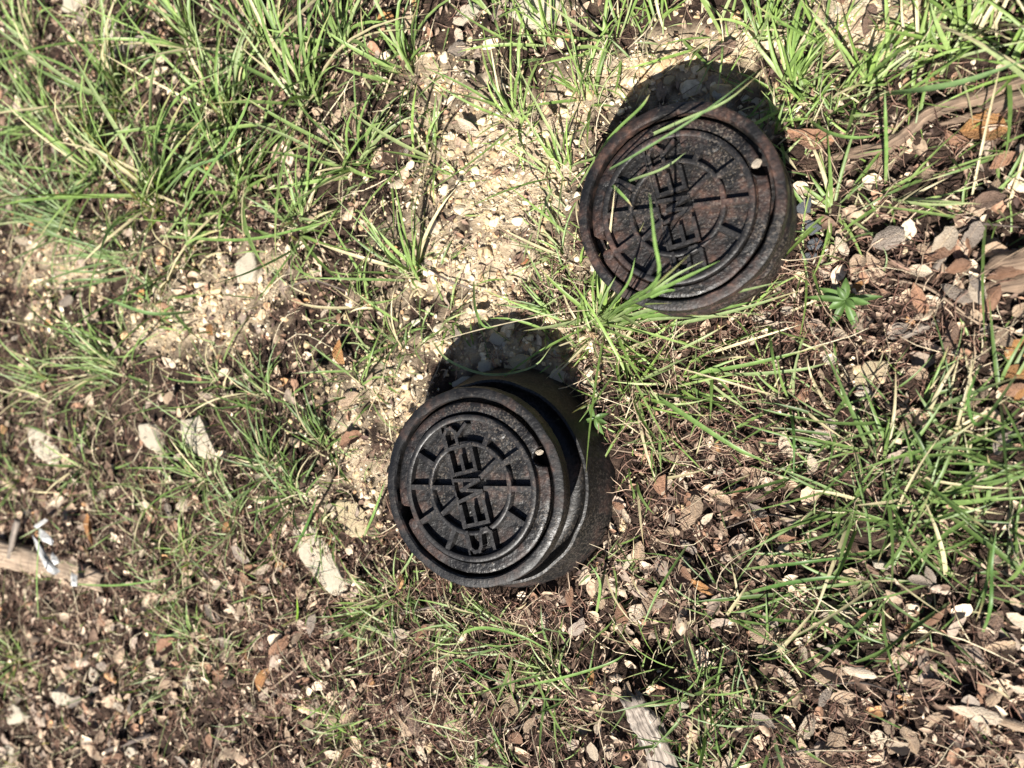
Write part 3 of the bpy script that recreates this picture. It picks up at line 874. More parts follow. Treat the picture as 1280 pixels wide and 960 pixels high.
SPECIAL = [ # px,py,len px,wk,angle,colour,label
    (1015,176,58,1.0,-18,3,'large brown torn leaf between the upper cover and the long bark strip'),
    (1228,167,52,1.25,-10,5,'large orange leaf with dark mark beside the long bark strip'),
    (1256,204,36,1.2,20,3,'broad reddish leaf below the large orange leaf'),
    (1086,36,40,.7,75,4,'dark pointed leaf on pale sand at the top right'),
    (1126,74,46,.75,-58,2,'long greyish leaf above the long bark strip'),
    (434,440,34,1.0,-70,5,'orange tan leaf in the upper left gravel left of shadow'),
    (404,458,24,1.0,-40,0,'small tan leaf just left of the orange tan leaf'),
    (447,550,36,.8,25,3,'brown leaf on gravel left of the lower cover'),
    (880,729,34,.6,-28,5,'orange brown leaf tilted in the dark litter right of lower cover'),
    (1268,468,36,1.1,0,5,'smooth orange leaf at the right edge'),
    (1272,492,26,.7,60,5,'narrow orange leaf under the smooth orange leaf'),
    (838,606,26,.8,60,1,'half lit tan leaf right of the lower cover base'),
    (779,628,18,1.2,-20,3,'little pinkish round leaf touching the lower cover base'),
    (788,642,20,.9,-60,1,'pale beige leaf under the little pinkish round leaf'),
    (1222,365,42,1.05,-72,1,'pale folded leaf standing near the right side middle'),
    (1196,368,44,.8,-30,2,'greyish leaf pushed under the pale folded leaf'),
    (1110,303,40,1.3,20,2,'broad grey leaf behind the spreading tuft'),
    (1072,333,26,1.35,60,0,'round tan leaf above the broad-leaved green weed'),
    (1095,332,36,1.0,-55,0,'tan leaf right of the round tan leaf above the weed'),
    (1149,341,28,1.2,-15,1,'round pale leaf on needles right of the weed'),
    (1178,306,44,.9,55,1,'large pale leaf right of the spreading tuft'),
    (1212,297,40,1.0,60,2,'large greyish leaf next to the large pale leaf'),
    (1235,413,22,1.2,0,2,'round grey leaf on needles at far right'),
    (1255,345,46,.6,12,3,'shiny brown leaf on the peeling wood at right edge'),
    (1028,540,44,.9,50,2,'broad greyish leaf above the dark green grass patch'),
    (948,636,30,.7,-30,2,'grey brown leaf in the litter between covers and right grass'),
    (902,620,32,.8,-30,0,'tan leaf with pink side right of the lower cover'),
    (946,597,24,.6,80,0,'small upright tan leaf above the leaf cluster'),
    (985,672,38,.5,-5,3,'curled reddish brown leaf near the dark green grass patch'),
    (1045,768,46,.6,12,1,'pale long leaf under lower right blades'),
    (1075,828,40,.55,-8,1,'pale leaf on litter at lower right'),
    (1215,880,62,.5,-10,1,'large pale narrow leaf near the lower right corner'),
    (1262,898,48,.5,-12,0,'tan narrow leaf at right edge near the bottom'),
    (533,788,30,.8,60,3,'reddish brown leaf below the lower cover in grass'),
    (800,690,32,1.0,80,0,'pair side leaf of tan leaves below right of the lower cover'),
    (788,700,26,.6,65,1,'narrow pale leaf beside the tan pair below lower cover'),
    (815,752,40,.9,70,0,'large tan leaf below right of the lower cover'),
    (795,768,34,.9,40,1,'pale leaf among tan leaves below right of the lower cover'),
    (505,790,34,.9,20,1,'pale broken leaf left of the arching tuft'),
    (640,845,36,.5,-70,0,'narrow tan leaf under the arching tuft'),
    (618,858,34,.7,-60,0,'tan leaf left of the narrow leaf under the arching tuft'),
    (520,890,50,.7,-60,4,'dark brown curled leaf at bottom middle left'),
    (530,935,32,.7,-70,1,'pale leaf at the bottom edge left of middle'),
    (270,765,34,.9,-35,2,'curled grey brown leaf between the fine tuft and pale slab'),
    (295,762,32,.4,-45,1,'narrow pale curled leaf right of the curled grey leaf'),
    (330,850,34,.8,65,5,'orange tan leaf on dark mulch at lower left'),
    (270,730,24,1.0,10,1,'pale round leaf left of the long pale slab'),
    (310,690,34,.8,-30,2,'grey leaf directly left of the long pale slab'),
    (395,780,32,.8,75,2,'upright grey leaf below the long pale slab'),
    (410,790,26,1.0,40,1,'pale leaf beside the upright grey leaf'),
    (80,625,28,1.0,20,1,'cream leaf above the white scraps'),
    (120,660,40,.5,-75,5,'orange narrow leaf right of the white scraps'),
    (45,285,50,.25,40,5,'thin orange leaf at the left edge in the blue green grass'),
    (492,32,26,1.0,0,5,'orange leaf near the top edge in dark grass'),
]
for (px, py, lp, wk, an, ci, lab) in SPECIAL:
    place_leaf(px, py, lp * mm(px), wk, R(an), ci, (random.uniform(-.25, .25), random.uniform(-.2, .2)), .011, None, lab)

def covered(px, py):
    """inside a cover body in the photo"""
    w_ = g(px, py)
    return (w_ - C1).length < .168 or (w_ - C2v).length < .13

cnt = 0
tries = 0
while cnt < 240 and tries < 20000:
    tries += 1
    px, py = random.uniform(5, 1275), random.uniform(5, 955)
    d = float(leaf_f(np.array([px]), np.array([py]))[0])
    if random.random() > d ** 1.3 or covered(px, py):
        continue
    ci = random.choices(range(6), [34, 24, 18, 12, 8, 4])[0]
    L = random.gauss(.0315, .006)
    L = min(max(L, .022), .055)
    place_leaf(px, py, L, random.uniform(.7, 1.1), random.uniform(0, 6.28), ci, (random.gauss(0, .36), random.gauss(0, .30)), random.uniform(.006, .014))
    cnt += 1

# labels that still coincide: tell the leaves apart by their place among each other
for lab, os_ in used_labels.items():
    if len(os_) > 1:
        os_.sort(key=lambda o: to_px(*o.location)[0])
        names = {2: ['more leftward', 'more rightward']}.get(len(os_), ['leftmost'] + ['middle'] * (len(os_) - 2) + ['rightmost'])
        for o, nm in zip(os_, names):
            o['label'] = nm + ' ' + lab

# ------------------------------------------------------------------ scattered stuff (vectorised)
def scatter(n, dens, margin=True):
    """world positions (k,2) thinned by dens(px,py) in 0..1"""
    n = int(n * 1.42)
    x = rng.uniform(-2.25, .62, n); y = rng.uniform(-1.06, 1.06, n)
    px, py = to_px(x, y, 0)
    d = dens(px, py)
    out = (px < -60) | (px > 1340) | (py < -60) | (py > 1020)
    d = np.where(out, d * .34, d)
    for c_, r_ in ((C1, .164), (C2v, .120)):
        d = np.where(np.hypot(x - c_.x, y - c_.y) < r_, 0, d)
    k = rng.random(n) < d
    far = np.clip(np.maximum(np.maximum(x - .40, -2.0 - x) / .22, (np.abs(y) - .86) / .2), 0, 1)
    k &= rng.random(n) > far
    return x[k], y[k], px[k], py[k]

def rotm(ax, ay, az):
    cx, sx, cy, sy, cz, sz = np.cos(ax), np.sin(ax), np.cos(ay), np.sin(ay), np.cos(az), np.sin(az)
    M = np.empty((len(ax), 3, 3))
    M[:, 0, 0] = cy * cz; M[:, 0, 1] = sx * sy * cz - cx * sz; M[:, 0, 2] = cx * sy * cz + sx * sz
    M[:, 1, 0] = cy * sz; M[:, 1, 1] = sx * sy * sz + cx * cz; M[:, 1, 2] = cx * sy * sz - sx * cz
    M[:, 2, 0] = -sy; M[:, 2, 1] = sx * cy; M[:, 2, 2] = cx * cy
    return M

def pal(n, cols, wts, var=.25):
    c_ = np.array(cols)[rng.choice(len(cols), n, p=np.array(wts) / sum(wts))]
    return c_ * (1 + (rng.random((n, 1)) - .5) * 2 * var)

def stamp(tpls, x, y, z, sc3, rx, ry, rz, cols, name, m, smooth, label, cat):
    """copies of the templates, joined into one object"""
    Vs, Fs, Cs = [], [], []
    off = 0
    which = rng.integers(0, len(tpls), len(x))
    M = rotm(rx, ry, rz)
    for t, tp in enumerate(tpls):
        V, F = tp[0], tp[1]
        s_ = np.where(which == t)[0]
        if not len(s_): continue
        W = V[None] * sc3[s_][:, None, :]
        W = np.einsum('kij,knj->kni', M[s_], W) + np.stack([x[s_], y[s_], z[s_]], -1)[:, None]
        Vs.append(W.reshape(-1, 3))
        Fs.append((F[None] + (np.arange(len(s_)) * len(V))[:, None, None] + off).reshape(-1, F.shape[1]))
        Cs.append(np.repeat(cols[s_], len(V), 0))
        off += len(s_) * len(V)
    me = mesh_np(name, np.concatenate(Vs), np.concatenate(Fs), np.concatenate(Cs), smooth, m)
    o = link(name, me)
    tag(o, label, cat, kind='stuff')
    return o

# pale gravel
def pebble_tpl(seed, sub):
    bm = bmesh.new(); bmesh.ops.create_icosphere(bm, subdivisions=sub, radius=1)
    r_ = random.Random(seed)
    pl = [(Vector((r_.gauss(0, 1), r_.gauss(0, 1), r_.gauss(0, 1))).normalized(), r_.uniform(.5, .85)) for _ in range(8)]
    for v in bm.verts:
        p = v.co * r_.uniform(.88, 1.1)
        for d, k in pl:
            t = p.dot(d)
            if t > k: p -= d * (t - k)
        v.co = p
    bm.verts.index_update()
    V = np.array([v.co[:] for v in bm.verts]); F = np.array([[v.index for v in f.verts] for f in bm.faces])
    bm.free()
    return V, F

PEB = [pebble_tpl(s_, 2) for s_ in range(8)]
PEBS = [pebble_tpl(s_ + 20, 1) for s_ in range(8)]
STONE_COLS = [(.60,.475,.305),(.50,.375,.225),(.68,.57,.41),(.40,.28,.165),(.54,.34,.19),(.42,.375,.30)]
STONE_W = [5, 4, 3, 2, .6, .8]
def gd(px, py): return np.clip(gravel_f(px, py) ** 1.4, 0, 1) * .95 + .006
x, y, px, py = scatter(62000, gd)
n = len(x)
shade = np.exp(-(((px - 660) / 95) ** 2 + ((py - 440) / 42) ** 2)) + np.exp(-(((px - 870) / 110) ** 2 + ((py - 100) / 45) ** 2))
r_ = np.clip(rng.lognormal(math.log(.0038), .42, n), .0018, .010) * (1 + .55 * shade)
sc3 = np.stack([r_ * rng.uniform(.8, 1.35, n), r_ * rng.uniform(.75, 1.1, n), r_ * rng.uniform(.5, .85, n)], -1)
stamp(PEB, x, y, gz(x, y) + r_ * .22, sc3, rng.normal(0, .35, n), rng.normal(0, .35, n), rng.uniform(0, 6.28, n),
      pal(n, STONE_COLS, STONE_W, .2), 'gravel', M_STONE, False, 'pale cream limestone gravel around and between the covers', 'gravel')
def gd2(px, py): return np.clip(gravel_f(px, py) * 1.1, 0, 1) * .95 + .02
x, y, px, py = scatter(85000, gd2)
n = len(x)
r_ = rng.uniform(.0010, .0026, n)
sc3 = np.stack([r_ * 1.2, r_, r_ * .8], -1)
stamp(PEBS[:4], x, y, gz(x, y) + r_ * .3, sc3, rng.normal(0, .6, n), rng.normal(0, .6, n), rng.uniform(0, 6.28, n),
      pal(n, STONE_COLS, STONE_W, .25), 'fine_gravel', M_STONE, False, 'fine pale limestone grit between the gravel stones', 'gravel')

# leaf litter beyond the single leaves, and broken bits
LIT_COLS = [(.34,.25,.175),(.47,.375,.275),(.27,.21,.165),(.24,.14,.09),(.13,.085,.06),(.36,.205,.10)]
LIT_W = [5, 3.2, 3, 2, 2, .5]
def ld(px, py): return np.clip(leaf_f(px, py), 0, 1) * .85 + .035
x, y, px, py = scatter(13000, ld); n = len(x)
L = rng.uniform(.012, .034, n)
sc3 = np.stack([L, L * rng.uniform(.8, 1.2, n), L], -1)
stamp(TPL, x, y, gz(x, y) + rng.uniform(-.002, .008, n), sc3, rng.normal(0, .4, n), rng.normal(0, .35, n), rng.uniform(0, 6.28, n),
      pal(n, LIT_COLS, LIT_W), 'leaf_litter', M_LITTER, True, 'brown litter of small dry leaves covering the soil', 'leaf litter')
SM = [leaf_template(s_, 4, 4) for s_ in range(300, 312)]
def bd(px, py): return np.clip(np.maximum(leaf_f(px, py), needle_f(px, py) * .8) + .18 - gravel_f(px, py) * .12, .03, 1)
x, y, px, py = scatter(52000, bd); n = len(x)
L = rng.uniform(.005, .016, n)
sc3 = np.stack([L, L * rng.uniform(.6, 1.3, n), L * 1.4], -1)
stamp(SM, x, y, gz(x, y) + rng.uniform(-.001, .007, n), sc3, rng.normal(0, .6, n), rng.normal(0, .6, n), rng.uniform(0, 6.28, n),
      pal(n, [(.28,.205,.15),(.43,.345,.255),(.17,.115,.085),(.08,.052,.042),(.22,.135,.09)], [4, 2.6, 4, 2.2, 2], .3), 'leaf_fragments', M_LITTER, False,
      'crumbled brown leaf fragments mixed into the mulch', 'leaf litter')

# needles, straws and thin stems
def straw_tpl(seed):
    r_ = np.random.default_rng(seed)
    ns = 5
    u = np.linspace(-.5, .5, ns)
    cy = r_.uniform(-.16, .16) * (4 * u * u - 1) + r_.uniform(-.05, .05) * np.sin(u * 6)
    cz = r_.uniform(-.05, .12) * (1 - 4 * u * u)
    a = np.array([0, 2.1, 4.2])
    V = np.stack([np.repeat(u, 3), np.repeat(cy, 3), np.repeat(cz, 3)], -1)
    rr = np.repeat([.5, .9, 1, .8, .35], 3)
    D = np.stack([np.zeros(ns * 3), np.tile(np.cos(a), ns) * rr, np.tile(np.sin(a), ns) * rr], -1)
    i = np.arange(ns - 1)[:, None] * 3; j = np.arange(3)[None]; j2 = (j + 1) % 3
    F = np.stack([i + j, i + 3 + j, i + 3 + j2, i + j2], -1).reshape(-1, 4)
    return V, D, F
STR = [straw_tpl(s_) for s_ in range(14)]
def straws(nmax, dens, lo, hi, rad, cols, wts, name, label, lift, tiltv=.16):
    x, y, px, py = scatter(nmax, dens); n = len(x)
    L = rng.uniform(lo, hi, n); rr = rng.uniform(rad[0], rad[1], n)
    M = rotm(rng.normal(0, .4, n), rng.normal(0, tiltv, n), rng.uniform(0, 6.28, n))
    which = rng.integers(0, len(STR), n); cols_ = pal(n, cols, wts, .3)
    z = gz(x, y) + rng.uniform(0, lift, n)
    Vs, Fs, Cs, off = [], [], [], 0
    for t, (V, D, F) in enumerate(STR):
        s_ = np.where(which == t)[0]
        W = V[None] * L[s_][:, None, None] + D[None] * rr[s_][:, None, None]
        W = np.einsum('kij,knj->kni', M[s_], W) + np.stack([x[s_], y[s_], z[s_]], -1)[:, None]
        Vs.append(W.reshape(-1, 3)); Fs.append((F[None] + (np.arange(len(s_)) * len(V))[:, None, None] + off).reshape(-1, 4))
        Cs.append(np.repeat(cols_[s_], len(V), 0)); off += len(s_) * len(V)
    me = mesh_np(name, np.concatenate(Vs), np.concatenate(Fs), np.concatenate(Cs), True, M_LITTER)
    tag(link(name, me), label, 'litter', kind='stuff')
def nd(px, py): return np.clip(needle_f(px, py) * .95 + .16 - gravel_f(px, py) * .25, .04, 1)
straws(84000, nd, .010, .042, (.0004, .0009), [(.145,.078,.056),(.24,.15,.11),(.065,.036,.028),(.40,.30,.215)], [4, 3.2, 2.8, 1.8], 'needle_litter',
       'thin brown needle litter and stem bits matted on the soil', .016)
def nd2(px, py): return np.clip(.30 + needle_f(px, py) * .3, 0, 1)
straws(5200, nd2, .04, .11, (.0004, .0009), [(.44,.36,.25),(.50,.43,.30),(.30,.22,.15)], [3, 2, 2], 'dry_straw',
       'long pale dry grass straws strewn over the litter', .024, .1)

# ------------------------------------------------------------------ grass
def blades_np(base, az, L, e0, e1, w0, curl, NS=8, twist=None):
    """-> V (n, NS*3, 3), F template"""
    n = len(L)
    s_ = np.linspace(0, 1, NS)
    el = e0[:, None] + (e1 - e0)[:, None] * s_[None] ** 1.3
    azs = az[:, None] + curl[:, None] * s_[None]
    d = np.stack([np.cos(el) * np.cos(azs), np.cos(el) * np.sin(azs), np.sin(el)], -1)
    step = L[:, None, None] / (NS - 1)
    C = np.concatenate([np.zeros((n, 1, 3)), np.cumsum(d[:, :-1] * step, 1)], 1) + base[:, None]
    side = np.stack([-np.sin(azs), np.cos(azs), np.zeros_like(azs)], -1)
    up = np.cross(d, side)
    if twist is not None:
        tw = twist[:, None, None] * s_[None, :, None]
        side = side * np.cos(tw) + up * np.sin(tw)
        up = np.cross(d, side)
    prof = np.interp(s_, [0, .12, .4, .75, 1], [.55, .85, 1, .68, .03])
    W = w0[:, None, None] * .5 * prof[None, :, None]
    V = np.stack([C - side * W, C + up * W * -.35, C + side * W], 2).reshape(n, NS * 3, 3)
    i = np.arange(NS - 1)[:, None] * 3; j = np.arange(2)[None]
    F = np.stack([i + j, i + j + 1, i + 3 + j + 1, i + 3 + j], -1).reshape(-1, 4)
    return V, F

GREENS = {
    'green': ([(.150,.228,.062),(.195,.275,.088),(.115,.178,.053),(.235,.29,.13),(.44,.38,.23)], [4, 4, 3, 1.6, 1.8]),
    'bright': ([(.178,.265,.066),(.225,.31,.098),(.138,.213,.056),(.27,.32,.145),(.46,.40,.25)], [4, 3, 3, 1.6, 1.8]),
    'dark': ([(.104,.165,.044),(.138,.208,.060),(.078,.126,.035),(.15,.21,.085),(.40,.35,.21)], [4, 4, 3, 1.4, 1.5]),
    'blue': ([(.15,.22,.085),(.19,.26,.11),(.12,.18,.068),(.27,.30,.15)], [4, 3, 3, 1.2]),
    'fine': ([(.13,.185,.065),(.19,.235,.10),(.32,.29,.17),(.46,.39,.25)], [4, 4, 2.4, 2.8]),
}

def tuft_arrays(px, py, n, L, lean, ang, bias, colr, wd, rad_px):
    if n > 8 and px < 560: n = int(n * 1.3)
    p = g(px, py); s_ = mm(px)
    rr = np.abs(rng.normal(0, 1, n)) * rad_px * s_ * .6; ra = rng.uniform(0, 6.28, n)
    bx = p.x + rr * np.cos(ra); by = p.y + rr * np.sin(ra)
    for c_, R0 in ((C1, .152), (C2v, .122)):
        dx, dy = bx - c_.x, by - c_.y; d = np.hypot(dx, dy) + 1e-9
        k = np.maximum(1, R0 / d)
        bx = c_.x + dx * k; by = c_.y + dy * k
    base = np.stack([bx, by, gz(bx, by) - .003], -1)
    az = ra + rng.normal(0, .7, n)
    if ang is not None:
        tgt = R(ang) + rng.normal(0, .45, n)
        use = rng.random(n) < bias
        az = np.where(use, tgt, az)
    Ls = L * (1.15 if px < 560 and py < 420 else 1.0) * np.clip(rng.normal(.8, .28, n), .25, 1.35)
    e0 = np.clip(rng.normal(1.35 - lean * .9, .22, n), .1, 1.5)
    e1 = e0 - np.abs(rng.normal(.5 + lean * .5, .45, n))
    e1 = np.maximum(e1, -.5)
    # a blade that droops must not dive below the soil: shallow ones lie along it
    e1 = np.where(e0 < .5, np.maximum(e1, -.12), e1)
    w0 = wd * rng.uniform(.6, 1.25, n)
    if px > 840 and py > 480 and n > 8:
        k = rng.random(n) < .52
        base, az, Ls, e0, e1, w0 = base[k], az[k], Ls[k], e0[k], e1[k], w0[k] * 1.05
        n = len(az)
    cols = pal(n, *GREENS[colr], .2)
    return base, az, Ls, e0, e1, w0 * (1.3 if px < 560 and py < 420 else .98), rng.normal(0, .35, n), cols

def blade_cols(cols, NS):
    n = len(cols)
    s_ = np.repeat(np.linspace(0, 1, NS), 3)[None, :, None]
    c = np.repeat(cols[:, None], NS * 3, 1)
    tipk = (rng.random((n, 1, 1)) < .4) * rng.uniform(.3, 1, (n, 1, 1))
    st = rng.uniform(.7, .92, (n, 1, 1))
    a = np.clip((s_ - st) / .12, 0, 1) * tipk
    b = np.clip(1 - s_ / .22, 0, 1) * .45
    c = c * (1 - a) + np.array([.40, .31, .17]) * a
    c = c * (1 - b) + np.array([.36, .35, .20]) * b
    c = c * (1 + (rng.random((n, NS * 3, 1)) - .5) * .16)
    return c

NAMED = [ # px,py,n,len,lean,ang,bias,colour,width,radius,label
    (752,398,38,.19,.55,38,.75,'bright',.0048,20,'broad bright tuft leaning right in front of the upper cover'),
    (775,440,18,.13,.85,10,.6,'bright',.0042,18,'bright tuft between the two covers, below the broad one'),
    (790,492,18,.14,.95,-12,.75,'bright',.0045,14,'sprawling tuft with blades trailing right beside the lower cover shadow'),
    (742,528,9,.055,.8,-40,.4,'bright',.0035,8,'tiny tuft hanging over the flared base of the lower cover'),
    (1040,264,26,.10,.9,None,0,'bright',.0042,10,'spreading star-shaped tuft right of the upper cover'),
    (985,105,30,.10,.55,75,.5,'bright',.0040,20,'thick yellow green tuft upper right of the upper cover'),
    (1075,112,20,.10,.7,60,.7,'bright',.0042,22,'tuft just above the left end of the bark strip'),
    (955,45,20,.10,.5,70,.5,'bright',.0038,18,'upright tuft near the top edge above the upper cover'),
    (645,150,16,.16,.5,100,.5,'bright',.0040,20,'tall thin tuft in the gravel left of the upper cover'),
    (700,215,22,.13,.5,100,.5,'bright',.0036,16,'tuft touching the left rim of the upper cover'),
    (515,345,14,.15,.45,85,.6,'green',.0036,14,'tall narrow tuft in the gravel above the lower cover'),
    (200,245,40,.24,.55,40,.6,'green',.0052,26,'biggest long-bladed tuft at the upper left'),
    (85,275,50,.13,.6,150,.3,'blue',.0032,26,'fluffy blue green tuft at the left edge'),
    (150,460,46,.16,.6,150,.5,'green',.0036,34,'tuft left of the speckled limestone chunk, middle left'),
    (340,585,40,.12,.6,110,.4,'dark',.0036,28,'dense dark tuft left of the lower cover'),
    (405,560,20,.12,.5,80,.6,'dark',.0036,18,'upright tuft between gravel and the dense dark tuft'),
    (230,700,40,.09,.7,60,.4,'bright',.0026,24,'fine thin tuft below the dense grass at lower left'),
    (235,800,40,.08,.8,None,0,'bright',.0024,26,'flattened fine tuft among lower left leaves'),
    (465,760,40,.075,.6,None,0,'bright',.0030,26,'short soft tuft at lower left of the lower cover'),
    (432,912,38,.07,.6,120,.4,'bright',.0026,22,'small thin tuft at the bottom edge left of middle'),
    (655,800,22,.11,.95,165,.6,'green',.0036,26,'arching sprawling tuft below the lower cover'),
    (1105,575,70,.12,.7,None,0,'dark',.0038,44,'dense dark green tuft at the right, the largest there'),
    (1170,620,46,.12,.75,20,.4,'dark',.0038,34,'dark green tuft right of the largest dark tuft'),
    (1065,640,40,.11,.75,190,.4,'dark',.0038,30,'dark green tuft below left of the largest dark tuft'),
    (880,860,44,.10,.6,80,.4,'dark',.0034,30,'dark green tuft right of the grey wood stub'),
    (940,820,24,.12,.8,30,.5,'dark',.0038,26,'trailing dark tuft upper right of the stub tuft'),
    (1090,730,26,.13,.85,200,.5,'dark',.0042,30,'long-bladed tuft above the lower right leaves'),
    (1200,55,22,.12,.65,85,.6,'bright',.0046,26,'broad-bladed tuft in the top right corner'),
]
TUFTS = {}
for (px, py, n, L, lean, ang, bias, colr, wd, rp, lab) in NAMED:
    p = g(px, py)
    org = Vector((p.x, p.y, gz1(p.x, p.y)))
    root = empty('grass_tuft', org)
    TUFTS[px] = root
    tag(root, lab, 'grass tuft', 'grass tufts')
    b, az, Ls, e0, e1, w0, cu, cols = tuft_arrays(px, py, n, L, lean, ang, bias, colr, wd, rp)
    n = len(az)
    V, F = blades_np(b, az, Ls, e0, e1, w0, cu, 9, rng.normal(0, .8, n))
    bc = blade_cols(cols, 9)
    for k in range(n):
        c3 = bc[k]
        me = mesh_np('blade', V[k] - np.array(org), F, c3, True, M_GRASS)
        link('blade', me, root)

# remaining grass as one mass
REST = [ # px,py,n,len,lean,ang,bias,colour,width,radius
    (150,130,34,.20,.5,60,.4,'green',.0042,34),(280,150,34,.20,.5,60,.5,'green',.0045,34),(385,130,30,.20,.55,45,.5,'green',.0045,30),(330,60,26,.18,.5,60,.5,'green',.004,34),
    (60,150,26,.18,.6,100,.5,'green',.004,34),(40,60,20,.16,.6,60,.4,'green',.004,34),(240,60,24,.18,.5,70,.4,'green',.004,34),(430,60,22,.16,.5,70,.4,'green',.0042,30),
    (450,210,26,.15,.6,20,.4,'green',.0042,30),(300,240,36,.18,.6,30,.5,'green',.0045,34),(380,290,30,.14,.7,0,.5,'green',.0042,30),(130,220,34,.18,.6,70,.4,'green',.0042,34),
    (20,230,26,.15,.7,100,.4,'blue',.0036,34),(230,310,20,.15,.8,20,.5,'green',.004,34),(520,90,16,.14,.5,70,.4,'green',.004,26),(160,330,16,.14,.8,180,.5,'blue',.0036,30),
    (60,480,28,.13,.7,150,.4,'green',.0034,34),(110,580,22,.12,.7,90,.4,'green',.0034,30),(20,600,20,.12,.7,90,.4,'green',.0036,30),(250,600,30,.11,.7,120,.4,'green',.0034,30),
    (300,640,30,.10,.7,100,.4,'fine',.0030,34),(200,390,14,.12,.8,20,.6,'green',.0038,30),(190,640,24,.10,.7,90,.4,'fine',.003,34),(370,620,24,.11,.6,70,.4,'dark',.0036,26),
    (400,660,12,.08,.7,60,.4,'green',.0036,24),(540,200,10,.11,.5,90,.4,'bright',.0036,24),(560,400,10,.09,.8,0,.3,'bright',.0034,26),(490,430,16,.10,.6,70,.4,'green',.0036,26),
    (455,480,14,.09,.6,60,.4,'green',.0034,26),(450,380,12,.10,.6,60,.4,'green',.0036,26),(690,60,20,.15,.5,100,.5,'bright',.004,26),(730,120,14,.13,.5,80,.5,'bright',.004,22),(620,20,14,.13,.5,80,.4,'green',.004,26),
    (770,50,16,.12,.6,70,.5,'bright',.004,24),(820,30,12,.10,.6,80,.4,'bright',.0038,26),(700,320,14,.10,.7,150,.4,'bright',.0034,20),(720,360,12,.08,.7,None,0,'bright',.0036,20),(740,420,20,.09,.8,None,0,'bright',.0036,20),
    (690,395,12,.08,.8,150,.4,'green',.0034,20),(900,40,12,.10,.6,70,.4,'bright',.0038,24),(1015,132,20,.07,.7,80,.4,'bright',.0036,30),(1040,60,12,.12,.6,60,.4,'bright',.004,26),(1140,92,20,.10,.7,60,.7,'bright',.0042,30),
    (1035,128,16,.06,.8,None,0,'bright',.0034,28),(1240,30,20,.13,.6,100,.4,'bright',.0044,28),(1150,30,14,.13,.6,80,.4,'bright',.0042,26),(1265,85,12,.10,.8,80,.6,'bright',.0042,24),(970,170,14,.06,.7,0,.4,'bright',.0034,20),
    (1110,250,8,.09,.9,10,.5,'bright',.0036,24),(1180,205,4,.08,.9,20,.5,'green',.0034,30),(1270,190,12,.09,.8,60,.4,'green',.0036,26),(1240,260,8,.12,.9,60,.6,'green',.0034,30),(1010,330,6,.10,.9,230,.6,'bright',.0034,16),
    (840,480,12,.10,.9,0,.5,'bright',.0038,24),(870,440,10,.12,.95,10,.7,'bright',.0042,24),(820,530,10,.09,.9,-60,.5,'green',.0036,24),(985,500,8,.13,.8,100,.6,'green',.0036,20),(940,380,8,.11,.95,20,.7,'bright',.004,26),
    (800,600,6,.08,.8,-80,.5,'green',.0034,20),(1010,590,26,.10,.8,180,.3,'dark',.0036,30),(1190,555,36,.11,.75,30,.3,'dark',.0038,34),(1230,640,30,.12,.7,60,.3,'dark',.004,34),(1130,660,34,.11,.75,None,0,'dark',.0038,34),
    (1000,740,20,.11,.8,200,.5,'dark',.0038,30),(1180,730,26,.12,.8,200,.4,'dark',.004,34),(1120,800,10,.12,.9,190,.6,'dark',.0038,30),(1260,720,16,.12,.7,90,.5,'dark',.004,26),(860,930,36,.09,.6,80,.3,'dark',.0034,34),
    (960,900,20,.10,.7,60,.3,'dark',.0036,30),(910,770,14,.10,.8,30,.4,'dark',.0036,24),(1250,490,12,.15,.7,80,.6,'dark',.0038,26),(1050,530,22,.10,.8,None,0,'dark',.0036,30),(1150,520,20,.11,.75,40,.4,'dark',.0038,30),
    (210,760,26,.08,.8,None,0,'fine',.0024,34),(270,830,26,.07,.8,None,0,'fine',.0024,34),(200,850,16,.08,.8,200,.4,'fine',.0026,30),(500,740,24,.07,.6,None,0,'green',.0030,26),(500,800,20,.07,.7,None,0,'fine',.0028,30),
    (590,790,16,.09,.9,170,.5,'green',.0034,26),(690,840,20,.10,.8,150,.4,'green',.0034,26),(730,880,12,.09,.8,130,.4,'green',.0034,26),(10,830,34,.09,.7,60,.4,'bright',.0034,26),(20,960,14,.08,.7,None,0,'fine',.003,30),
    (560,760,14,.07,.8,None,0,'green',.003,26),(600,900,8,.10,.85,130,.5,'green',.0034,26),(380,700,10,.08,.8,40,.4,'green',.0034,24),(480,950,10,.07,.7,None,0,'fine',.003,26),(330,500,20,.12,.6,100,.4,'dark',.0036,30),
    (270,480,12,.10,.7,120,.4,'green',.0034,30),(640,960,10,.09,.7,100,.4,'green',.0034,26),(900,970,20,.09,.6,80,.3,'dark',.0034,30),(760,700,5,.08,.8,-70,.5,'green',.0032,12),(780,760,4,.09,.8,-90,.5,'bright',.0032,14),
    (-40,200,40,.18,.6,60,.3,'green',.004,60),(-40,450,30,.15,.6,60,.3,'green',.004,60),(200,-50,50,.18,.6,60,.3,'green',.004,80),(450,-60,40,.16,.6,60,.3,'green',.004,80),(1000,-60,40,.12,.6,60,.3,'bright',.004,80),
    (1420,300,26,.11,.6,None,0,'green',.004,60),(1450,760,30,.11,.6,None,0,'dark',.004,60),(1150,1060,26,.10,.6,None,0,'dark',.0036,60),(620,1050,26,.10,.6,None,0,'fine',.003,60),(60,1020,24,.1,.6,None,0,'fine',.003,60),(700,-70,36,.14,.6,80,.3,'bright',.004,60),(1250,-60,34,.12,.6,60,.3,'bright',.004,60),(-60,750,24,.12,.6,None,0,'fine',.0034,60),(1340,560,30,.12,.6,None,0,'dark',.004,50),(1340,100,30,.12,.6,None,0,'bright',.004,50),(900,1040,40,.10,.6,None,0,'dark',.0036,60),(300,1030,30,.10,.6,None,0,'fine',.003,60),
]
